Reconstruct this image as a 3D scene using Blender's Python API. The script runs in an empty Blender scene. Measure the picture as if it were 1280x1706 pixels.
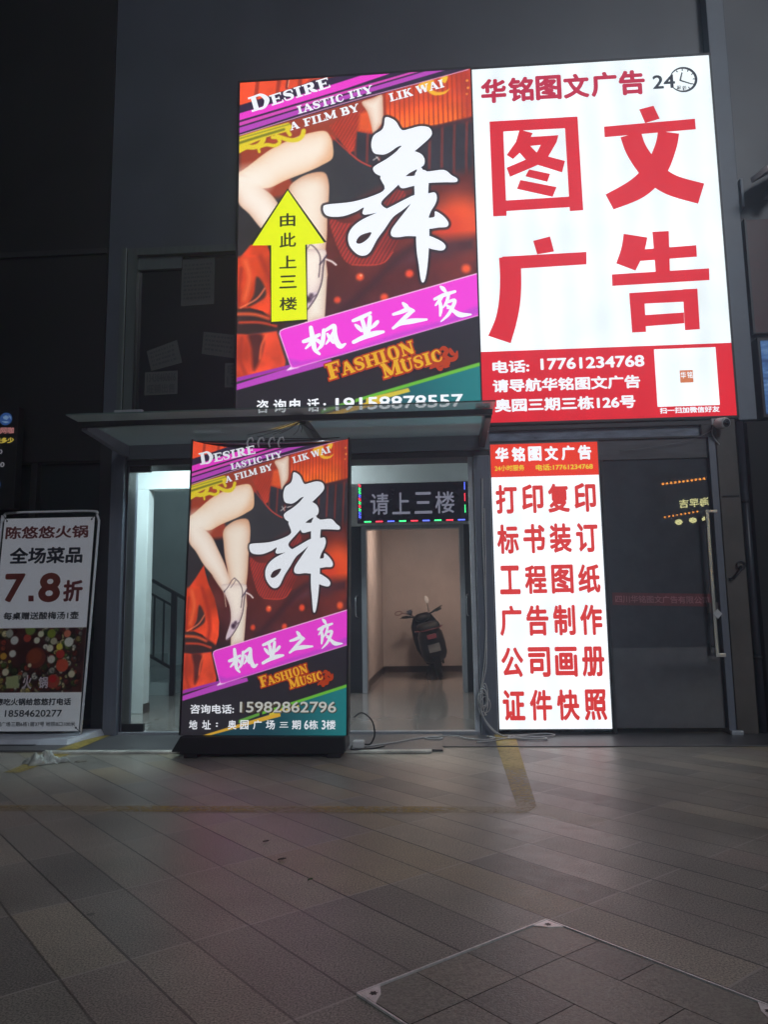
import bpy, bmesh, math, random
import numpy as np
from mathutils import Matrix, Vector
from mathutils.geometry import tessellate_polygon

# ---------------------------------------------------------------- camera, sky, sun, exposure
S = bpy.context.scene
COL = S.collection
cd = bpy.data.cameras.new('camera')
cam = bpy.data.objects.new('camera', cd)
COL.objects.link(cam)
cd.sensor_fit = 'VERTICAL'
cd.sensor_height = 36.0
cd.lens = 26.765
cd.clip_start = 0.05
cd.clip_end = 500
M3 = ((0.99750646, 0.02308602, 0.06669256), (0.06918652, -0.13333636, -0.98865294), (-0.01393153, 0.99080192, -0.13460112))
cam.matrix_world = Matrix.Translation((0, -6.547, 1.0)) @ Matrix(M3).to_4x4()
S.camera = cam

SUN_EL, SUN_ROT = math.radians(26), math.radians(172)
w = bpy.data.worlds.new('World')
S.world = w
w.use_nodes = True
wn = w.node_tree.nodes
bg = wn['Background']
sky = wn.new('ShaderNodeTexSky')
sky.sky_type = 'NISHITA'
sky.sun_disc = False
sky.sun_elevation = SUN_EL
sky.sun_rotation = SUN_ROT
w.node_tree.links.new(sky.outputs[0], bg.inputs[0])
bg.inputs[1].default_value = 0.0008
sl = bpy.data.lights.new('sun', 'SUN')
sl.energy = 0.80
sl.angle = math.radians(14)
sl.color = (0.93, 0.95, 1.0)
so = bpy.data.objects.new('sun', sl)
COL.objects.link(so)
_d = Vector((-0.30, 0.86, -math.tan(SUN_EL))).normalized()
so.rotation_euler = _d.to_track_quat('-Z', 'Y').to_euler()
S.view_settings.view_transform = 'Standard'
S.view_settings.look = 'None'
S.view_settings.exposure = 0
S.view_settings.gamma = 1

rnd = random.Random(7)

# ---------------------------------------------------------------- helpers
def lin(c):
    c = np.asarray(c, float) / 255.0
    return np.where(c <= 0.04045, c / 12.92, ((c + 0.055) / 1.055) ** 2.4)

MATS = {}
def mat(name, rgb, rough=0.5, metal=0.0, spec=0.5, vary=0.12, scale=6.0, bump=0.0, bscale=60.0, stretch=None):
    """procedural surface: a base colour broken up by noise, noise in the gloss, optional grain bump"""
    if name in MATS: return MATS[name]
    m = bpy.data.materials.new(name); m.use_nodes = True
    nt = m.node_tree; N = nt.nodes; L = nt.links; P = N['Principled BSDF']
    P.inputs['Metallic'].default_value = metal
    P.inputs['Specular IOR Level'].default_value = spec
    tc = N.new('ShaderNodeTexCoord'); src = tc.outputs['Object']
    if stretch:
        mp = N.new('ShaderNodeMapping'); mp.inputs['Scale'].default_value = stretch
        L.new(src, mp.inputs[0]); src = mp.outputs[0]
    nz = N.new('ShaderNodeTexNoise'); nz.inputs['Scale'].default_value = scale
    nz.inputs['Detail'].default_value = 6; nz.inputs['Roughness'].default_value = 0.65
    L.new(src, nz.inputs['Vector'])
    r = N.new('ShaderNodeValToRGB')
    a = [max(0, c * (1 - 2 * vary)) for c in rgb]; b = [min(1, c * (1 + 2 * vary)) for c in rgb]
    r.color_ramp.elements[0].position = 0.3; r.color_ramp.elements[1].position = 0.7
    r.color_ramp.elements[0].color = (*a, 1); r.color_ramp.elements[1].color = (*b, 1)
    L.new(nz.outputs[0], r.inputs[0]); L.new(r.outputs[0], P.inputs['Base Color'])
    mr = N.new('ShaderNodeMapRange'); dr = min(.08, rough * .35); mr.inputs[3].default_value = rough - dr; mr.inputs[4].default_value = min(1, rough + dr)
    L.new(nz.outputs[0], mr.inputs[0]); L.new(mr.outputs[0], P.inputs['Roughness'])
    if bump:
        n2 = N.new('ShaderNodeTexNoise'); n2.inputs['Scale'].default_value = bscale; n2.inputs['Detail'].default_value = 4
        L.new(src, n2.inputs['Vector'])
        bp = N.new('ShaderNodeBump'); bp.inputs['Strength'].default_value = bump; bp.inputs['Distance'].default_value = 0.004
        L.new(n2.outputs[0], bp.inputs['Height']); L.new(bp.outputs[0], P.inputs['Normal'])
    MATS[name] = m
    return m

def glow(name, srgb, k=1.0, sample='NONE', uneven=0.0):
    """a print with light behind it (or an LED): it gives off light of its own colour"""
    if name in MATS: return MATS[name]
    m = bpy.data.materials.new(name); m.use_nodes = True
    P = m.node_tree.nodes['Principled BSDF']; c = lin(srgb)
    P.inputs['Base Color'].default_value = (*(c * 0.04), 1)
    P.inputs['Roughness'].default_value = 0.45
    P.inputs['Specular IOR Level'].default_value = 0.15
    P.inputs['Emission Color'].default_value = (*c, 1)
    P.inputs['Emission Strength'].default_value = k
    if uneven:                                    # rows of tubes behind the sheet: slightly uneven brightness
        N = m.node_tree.nodes; L = m.node_tree.links
        tc = N.new('ShaderNodeTexCoord'); nz = N.new('ShaderNodeTexNoise'); nz.inputs['Scale'].default_value = 1.6
        L.new(tc.outputs['Object'], nz.inputs['Vector'])
        wv = N.new('ShaderNodeTexWave'); wv.bands_direction = 'X'; wv.inputs['Scale'].default_value = 1.1; wv.inputs['Distortion'].default_value = 0.4
        L.new(tc.outputs['Object'], wv.inputs['Vector'])
        ad = N.new('ShaderNodeMath'); ad.operation = 'MULTIPLY_ADD'; ad.inputs[1].default_value = 0.25
        L.new(wv.outputs['Fac'], ad.inputs[0]); L.new(nz.outputs[0], ad.inputs[2])
        mr = N.new('ShaderNodeMapRange'); mr.inputs[1].default_value = 0.3; mr.inputs[2].default_value = 0.9
        mr.inputs[3].default_value = k * (1 - uneven); mr.inputs[4].default_value = k * (1 + uneven)
        L.new(ad.outputs[0], mr.inputs[0]); L.new(mr.outputs[0], P.inputs['Emission Strength'])
    m.cycles.emission_sampling = sample
    MATS[name] = m
    return m

def print_mat(name, k):
    """a printed sheet whose ink is stored per vertex; k > 0: lit from behind"""
    m = bpy.data.materials.new(name); m.use_nodes = True
    N = m.node_tree.nodes; L = m.node_tree.links; P = N['Principled BSDF']
    at = N.new('ShaderNodeAttribute'); at.attribute_name = 'ink'
    P.inputs['Roughness'].default_value = 0.5; P.inputs['Specular IOR Level'].default_value = 0.2
    if k > 0:
        P.inputs['Base Color'].default_value = (0.02, 0.02, 0.02, 1)
        L.new(at.outputs[0], P.inputs['Emission Color']); P.inputs['Emission Strength'].default_value = k
        m.cycles.emission_sampling = 'NONE'
    else:
        L.new(at.outputs[0], P.inputs['Base Color'])
    return m

def glass(name, tint, amount, rough=0.03, dust=0.0):
    """thin pane: lets most light through, mirrors a little, more at a slant"""
    m = bpy.data.materials.new(name); m.use_nodes = True
    N = m.node_tree.nodes; L = m.node_tree.links; N.remove(N['Principled BSDF'])
    out = N['Material Output']
    tr = N.new('ShaderNodeBsdfTransparent'); tr.inputs[0].default_value = (*tint, 1)
    gl = N.new('ShaderNodeBsdfGlossy'); gl.inputs['Roughness'].default_value = rough
    fr = N.new('ShaderNodeLayerWeight'); fr.inputs[0].default_value = .35
    ad = N.new('ShaderNodeMath'); ad.operation = 'MULTIPLY_ADD'; ad.inputs[1].default_value = .07; ad.inputs[2].default_value = amount; ad.use_clamp = True
    df = N.new('ShaderNodeBsdfDiffuse'); df.inputs[0].default_value = (.70, .80, .80, 1); tl = N.new('ShaderNodeBsdfTranslucent'); tl.inputs[0].default_value = (.62, .76, .76, 1)
    dm = N.new('ShaderNodeMixShader'); L.new(df.outputs[0], dm.inputs[1]); L.new(tl.outputs[0], dm.inputs[2])
    d2 = N.new('ShaderNodeMixShader'); d2.inputs[0].default_value = dust
    mx = N.new('ShaderNodeMixShader')
    L.new(fr.outputs['Facing'], ad.inputs[0]); L.new(ad.outputs[0], mx.inputs[0])
    L.new(tr.outputs[0], d2.inputs[1]); L.new(dm.outputs[0], d2.inputs[2]); L.new(d2.outputs[0], mx.inputs[1]); L.new(gl.outputs[0], mx.inputs[2]); L.new(mx.outputs[0], out.inputs[0])
    return m

def thing(name, label, cat, loc, group=None):
    o = bpy.data.objects.new(name, None); COL.objects.link(o)
    o.empty_display_size = 0.1
    o.location = loc
    o['label'] = label; o['category'] = cat
    if group: o['group'] = group
    return o
def tag(o, label, cat, group=None, kind=None):
    o['label'] = label; o['category'] = cat
    if group: o['group'] = group
    if kind: o['kind'] = kind
    return o

class MB:
    """collects shapes (world coordinates) and links them as ONE mesh object"""
    def __init__(s):
        s.v = []; s.f = []; s.fm = []; s.fs = []; s.mats = []
    def add(s, verts, faces, m, smooth=False):
        if m not in s.mats: s.mats.append(m)
        k = s.mats.index(m); b = len(s.v)
        s.v.extend(tuple(map(float, p)) for p in verts)
        for f in faces:
            s.f.append([b + i for i in f]); s.fm.append(k); s.fs.append(smooth)
        return s
    def box(s, x0, x1, y0, y1, z0, z1, m):
        v = [(x, y, z) for z in (z0, z1) for y in (y0, y1) for x in (x0, x1)]
        return s.add(v, [(0, 2, 3, 1), (4, 5, 7, 6), (0, 1, 5, 4), (2, 6, 7, 3), (0, 4, 6, 2), (1, 3, 7, 5)], m)
    def hexa(s, a, b, m):
        """solid between two quads a and b (4 points each, same winding)"""
        return s.add(list(a) + list(b), [(3, 2, 1, 0), (4, 5, 6, 7), (0, 1, 5, 4), (1, 2, 6, 5), (2, 3, 7, 6), (3, 0, 4, 7)], m)
    def tube(s, pts, r, m, n=8, smooth=True, flat=1.0):
        pts = [Vector(p) for p in pts]
        rr = r if isinstance(r, (list, tuple)) else [r] * len(pts)
        t0 = (pts[1] - pts[0]).normalized()
        up = Vector((0, 0, 1)) if abs(t0.z) < 0.9 else Vector((1, 0, 0))
        a = t0.cross(up).normalized(); vs = []
        for i, p in enumerate(pts):
            t = (pts[min(i + 1, len(pts) - 1)] - pts[max(i - 1, 0)]).normalized()
            a = (a - t * a.dot(t)).normalized(); b = t.cross(a)
            for k in range(n):
                q = 2 * math.pi * k / n
                vs.append(p + (a * math.cos(q) + b * math.sin(q) * flat) * rr[i])
        fs = [(i * n + k, i * n + (k + 1) % n, (i + 1) * n + (k + 1) % n, (i + 1) * n + k) for i in range(len(pts) - 1) for k in range(n)]
        fs += [tuple(range(n))[::-1], tuple((len(pts) - 1) * n + k for k in range(n))]
        return s.add(vs, fs, m, smooth)
    def blob(s, c, r, m, rot=None, nu=14, nv=9):
        vs = []; R = rot or Matrix.Identity(3)
        for j in range(nv + 1):
            a = math.pi * j / nv
            for i in range(nu):
                q = 2 * math.pi * i / nu
                vs.append(Vector(c) + R @ Vector((r[0] * math.sin(a) * math.cos(q), r[1] * math.sin(a) * math.sin(q), r[2] * math.cos(a))))
        fs = [(j * nu + i, (j + 1) * nu + i, (j + 1) * nu + (i + 1) % nu, j * nu + (i + 1) % nu) for j in range(nv) for i in range(nu)]
        return s.add(vs, fs, m, True)
    def build(s, name, parent=None, bevel=0.0, seg=2):
        me = bpy.data.meshes.new(name)
        o0 = np.array(parent.matrix_basis.translation) if parent else np.zeros(3)
        if parent and parent.parent: o0 = o0 + np.array(parent.parent.matrix_basis.translation)
        me.from_pydata((np.array(s.v) - o0).tolist(), [], s.f)
        for m in s.mats: me.materials.append(m)
        me.polygons.foreach_set('material_index', s.fm)
        me.polygons.foreach_set('use_smooth', s.fs)
        me.update()
        if bevel:
            bm = bmesh.new(); bm.from_mesh(me)
            bmesh.ops.remove_doubles(bm, verts=bm.verts, dist=1e-6)
            ed = [e for e in bm.edges if len(e.link_faces) == 2 and not e.smooth or len(e.link_faces) == 2 and e.calc_face_angle(0) > 0.6]
            bmesh.ops.bevel(bm, geom=ed, offset=bevel, segments=seg, affect='EDGES', profile=0.5, clamp_overlap=True)
            bm.to_mesh(me); bm.free()
        o = bpy.data.objects.new(name, me); COL.objects.link(o)
        if parent: o.parent = parent
        return o

def spline(pts, n=5, closed=False):
    P = [np.array(p, float) for p in pts]; out = []; N = len(P)
    for i in range(N if closed else N - 1):
        g = (lambda k: P[k % N]) if closed else (lambda k: P[min(max(k, 0), N - 1)])
        a, b, c, d = g(i - 1), g(i), g(i + 1), g(i + 2)
        for k in range(n):
            t = k / n
            out.append(0.5 * (2 * b + (c - a) * t + (2 * a - 5 * b + 4 * c - d) * t * t + (3 * b - 3 * c + d - a) * t ** 3))
    if not closed: out.append(P[-1])
    return out

# ---- lettering: glyph outlines of Blender's own built-in font as flat meshes
_txt = {}
def text2d(s, offset=0.0):
    key = (s, offset)
    if key not in _txt:
        c = bpy.data.curves.new('lettering', 'FONT'); c.body = s; c.size = 1; c.offset = offset; c.resolution_u = 4
        o = bpy.data.objects.new('lettering', c); COL.objects.link(o)
        bpy.context.view_layer.update()
        me = bpy.data.meshes.new_from_object(o.evaluated_get(bpy.context.evaluated_depsgraph_get()))
        v = np.array([p.co[:2] for p in me.vertices]); f = [list(p.vertices) for p in me.polygons]
        bpy.data.objects.remove(o); bpy.data.curves.remove(c); bpy.data.meshes.remove(me)
        _txt[key] = (v, f)
    return _txt[key]

class Panel:
    """a flat sign: local (u right 0..1, v down 0..1, height in front) -> world"""
    def __init__(s, TL, TR, BR, BL):
        s.c = [np.array(p, float) for p in (TL, TR, BR, BL)]
        n = np.cross(s.c[1] - s.c[0], s.c[3] - s.c[0]); s.n = n / np.linalg.norm(n)
        if s.n[1] > 0: s.n = -s.n
        s.w = np.linalg.norm(s.c[1] - s.c[0]); s.h = np.linalg.norm(s.c[3] - s.c[0])
        s.top = 0.002                                           # next free layer in front of the sheet
    def pt(s, u, v, d=0.0):
        a, b, c, e = s.c
        return (a * (1 - u) + b * u) * (1 - v) + (e * (1 - u) + c * u) * v + s.n * d
    def layer(s, step=0.00012):
        s.top += step
        return s.top
    def poly(s, mb, pts, m, holes=()):
        loops = [[Vector((x, y, 0)) for x, y in lp] for lp in (pts, *holes)]
        tri = tessellate_polygon(loops)
        d = s.layer(); vs = [s.pt(p.x, p.y, d) for lp in loops for p in lp]
        fs = []
        for t in tri:
            a, b, c = (np.array(vs[i]) for i in t)
            fs.append(tuple(t) if np.dot(np.cross(b - a, c - a), s.n) > 0 else tuple(t)[::-1])
        mb.add(vs, fs, m)
    def brush(s, mb, pts, wd, m, n=5):
        """brush stroke; widths in metres"""
        P = np.array(spline(pts, n)); W = np.array([q[0] for q in spline([(x,) for x in wd], n)]) / 2
        P = P * [s.w, s.h]
        T = np.gradient(P, axis=0); T /= np.linalg.norm(T, axis=1)[:, None] + 1e-9; Nn = np.stack([-T[:, 1], T[:, 0]], 1)
        L = P + Nn * W[:, None]; R = P - Nn * W[:, None]
        c0 = [P[0] + W[0] * (-T[0] * math.sin(a) + Nn[0] * math.cos(a)) for a in np.linspace(0, math.pi, 7)[1:-1]]
        c1 = [P[-1] + W[-1] * (T[-1] * math.sin(a) - Nn[-1] * math.cos(a)) for a in np.linspace(0, math.pi, 7)[1:-1]]
        d = s.layer(); k = len(P)
        vs = [s.pt(x / s.w, y / s.h, d) for x, y in list(L) + list(R) + c0 + c1]
        fs = [(i, i + 1, k + i + 1, k + i) for i in range(k - 1)] + [(0, *range(2 * k, 2 * k + 5), k)[::-1], (k - 1, 2 * k - 1, *range(2 * k + 5, 2 * k + 10))[::-1]]
        mb.add(vs, fs, m)
    def text(s, mb, t, box, m, bold=0.0, offset=0.0, slant=None):
        """fit the word to box = 4 corners (TL TR BR BL) or 2 (TL BR) in u,v"""
        v, f = text2d(t, offset)
        if len(box) == 2: (a, b), (c, d) = box; q = [(a, b), (c, b), (c, d), (a, d)]
        else: q = box
        q = np.array(q, float)
        lo, hi = v.min(0) - bold, v.max(0) + bold
        ring = [(0, 0)] + [(bold * math.cos(i * math.pi / 4), bold * math.sin(i * math.pi / 4)) for i in range(8)] if bold else [(0, 0)]
        for dx, dy in ring:
            x = (v[:, 0] + dx - lo[0]) / (hi[0] - lo[0]); y = 1 - (v[:, 1] + dy - lo[1]) / (hi[1] - lo[1])
            uv = ((1 - x) * (1 - y))[:, None] * q[0] + (x * (1 - y))[:, None] * q[1] + (x * y)[:, None] * q[2] + ((1 - x) * y)[:, None] * q[3]
            d = s.layer(0.00003)
            mb.add([s.pt(a, b, d) for a, b in uv], f, m)
    def chars(s, mb, t, boxes, m, bold=0.0):
        for ch, b in zip(t, boxes): s.text(mb, ch, b, m, bold)

def sq(q):
    """average a hand-measured 4-corner box to an upright one"""
    q = np.array(q)
    if len(q) == 2: return [tuple(q[0]), tuple(q[1])]
    return [((q[0][0] + q[3][0]) / 2, (q[0][1] + q[1][1]) / 2), ((q[1][0] + q[2][0]) / 2, (q[2][1] + q[3][1]) / 2)]

# ---- slab-serif capitals (thick and thin strokes with slabs)
T_, N_ = 0.27, 0.11
def _v(x, w=T_, y0=0.0, y1=1.0, sb=True, st=True):
    o = [([(x, y0), (x, y1)], [w, w])]
    e = w / 2 + 0.11
    if sb: o.append(([(x - e, y0 + .05), (x + e, y0 + .05)], [N_, N_]))
    if st: o.append(([(x - e, y1 - .05), (x + e, y1 - .05)], [N_, N_]))
    return o
_bowl = lambda x, y0, y1, r: [([(x, y1 - .05), (x + r * .6, y1 - .06), (x + r, (y0 + y1) / 2 + .12), (x + r, (y0 + y1) / 2 - .12), (x + r * .6, y0 + .06), (x, y0 + .05)], [N_, .16, T_, T_, .16, N_])]
SLAB = {
 'I': (.58, _v(.29)), 'D': (1.0, _v(.28) + _bowl(.35, 0, 1, .5)),
 'E': (.9, _v(.28) + [([(.2, .95), (.82, .95)], [N_, N_]), ([(.2, .05), (.85, .05)], [N_, N_]), ([(.3, .5), (.66, .5)], [N_, N_]), ([(.8, 1), (.8, .74)], [.12, .06]), ([(.83, 0), (.83, .28)], [.12, .06]), ([(.64, .64), (.64, .36)], [.08, .08])]),
 'F': (.84, _v(.28) + [([(.2, .95), (.8, .95)], [N_, N_]), ([(.3, .5), (.64, .5)], [N_, N_]), ([(.78, 1), (.78, .7)], [.12, .06]), ([(.62, .64), (.62, .36)], [.08, .08])]),
 'S': (.8, [([(.7, .7), (.66, .9), (.42, .95), (.2, .84), (.22, .64), (.55, .44), (.62, .2), (.4, .05), (.16, .1), (.1, .32)], [.12, N_, N_, .2, T_, T_, .22, N_, N_, .12])]),
 'R': (1.0, _v(.28) + _bowl(.35, .46, 1, .36) + [([(.5, .5), (.68, .22), (.92, .05)], [.16, T_, .14])]),
 'A': (1.0, [([(.16, .05), (.46, .97)], [N_, N_]), ([(.46, .97), (.8, .05)], [T_, T_]), ([(.26, .32), (.66, .32)], [N_, N_]), ([(0, .05), (.32, .05)], [N_, N_]), ([(.6, .05), (1, .05)], [N_, N_])]),
 'T': (.9, _v(.45, st=False) + [([(.06, .95), (.84, .95)], [N_, N_]), ([(.08, 1), (.08, .7)], [.13, .06]), ([(.82, 1), (.82, .7)], [.13, .06])]),
 'C': (.9, [([(.76, .68), (.66, .9), (.48, .95), (.24, .76), (.2, .5), (.24, .24), (.48, .05), (.68, .1), (.8, .3)], [.1, N_, N_, .24, T_, .24, N_, N_, .08])]),
 'Y': (.95, _v(.47, y1=.5, st=False) + [([(.14, .95), (.47, .45)], [T_, T_]), ([(.82, .95), (.5, .45)], [N_, N_]), ([(0, .95), (.32, .95)], [N_, N_]), ([(.68, .95), (.98, .95)], [N_, N_])]),
 'L': (.84, _v(.28) + [([(.2, .05), (.8, .05)], [N_, N_]), ([(.78, 0), (.78, .32)], [.12, .06])]),
 'M': (1.2, _v(.16, N_, st=False) + [([(.14, .97), (.56, .1)], [T_, T_]), ([(.56, .1), (.98, .97)], [N_, N_])] + _v(1.0, T_, st=False) + [([(0, .95), (.22, .95)], [N_, N_]), ([(.95, .95), (1.2, .95)], [N_, N_])]),
 'B': (.98, _v(.28) + _bowl(.35, .47, 1, .36) + _bowl(.35, 0, .55, .42)),
 'W': (1.3, [([(.16, .97), (.4, .03)], [T_, T_]), ([(.4, .03), (.64, .95)], [N_, N_]), ([(.66, .97), (.9, .03)], [T_, T_]), ([(.9, .03), (1.14, .95)], [N_, N_]), ([(0, .95), (.34, .95)], [N_, N_]), ([(1, .95), (1.3, .95)], [N_, N_])]),
 'K': (1.0, _v(.28) + [([(.36, .42), (.8, .95)], [N_, N_]), ([(.5, .58), (.86, .05)], [T_, T_]), ([(.64, .95), (.98, .95)], [N_, N_]), ([(.66, .05), (1.04, .05)], [N_, N_])]),
 'H': (1.1, _v(.26) + _v(.86) + [([(.3, .5), (.8, .5)], [N_, N_])]),
 'O': (1.0, [([(.5, .95), (.3, .9), (.2, .5), (.3, .1), (.5, .05)], [N_, .18, T_, .18, N_]), ([(.5, .95), (.7, .9), (.8, .5), (.7, .1), (.5, .05)], [N_, .18, T_, .18, N_])]),
 'N': (1.05, _v(.2, N_, st=False) + [([(.16, .97), (.84, .04)], [T_, T_]), ([(.86, 0), (.86, 1)], [N_, N_]), ([(.02, .95), (.3, .95)], [N_, N_]), ([(.7, .95), (1.02, .95)], [N_, N_])]),
 'U': (1.0, [([(.26, 1), (.26, .4), (.34, .12), (.55, .05), (.74, .14), (.8, .4), (.8, 1)], [T_, T_, .24, N_, N_, N_, N_]), ([(.04, .95), (.48, .95)], [N_, N_]), ([(.64, .95), (.98, .95)], [N_, N_])]),
}
def slab(pn, mb, word, p0, p1, hgt, m, first=1.0, grow=0.0):
    """slab word along the base line p0 -> p1 (u,v); hgt = cap height in metres; first = scale of first capital"""
    sc = [first if i == 0 else 1.0 for i in range(len(word))]
    adv = [SLAB[c][0] * k if c in SLAB else 0.45 for c, k in zip(word, sc)]
    tot = sum(adv)
    a = np.array(p0) * [pn.w, pn.h]; b = np.array(p1) * [pn.w, pn.h]
    ex = (b - a) / tot; up = np.array([ex[1], -ex[0]]); up = up / np.linalg.norm(up) * hgt
    unit = np.linalg.norm(ex); x = 0.0
    for c, k, ad in zip(word, sc, adv):
        if c in SLAB:
            for pts, wd in SLAB[c][1]:
                q = [(a + ex * (x + px * k) + up * py * k) / [pn.w, pn.h] for px, py in pts]
                s0 = (unit + hgt) / 2 * k
                if len(q) == 2:
                    A = q[0] * [pn.w, pn.h]; B = q[1] * [pn.w, pn.h]; t = (B - A) / (np.linalg.norm(B - A) + 1e-9); nn = np.array([-t[1], t[0]])
                    w0, w1 = wd[0] * s0 / 2 + grow, wd[1] * s0 / 2 + grow
                    A = A - t * grow; B = B + t * grow
                    pn.poly(mb, [tuple(z / [pn.w, pn.h]) for z in (A + nn * w0, B + nn * w1, B - nn * w1, A - nn * w0)], m)
                else:
                    pn.brush(mb, q, [z * s0 + 2 * grow for z in wd], m, 4)
        x += ad

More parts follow.
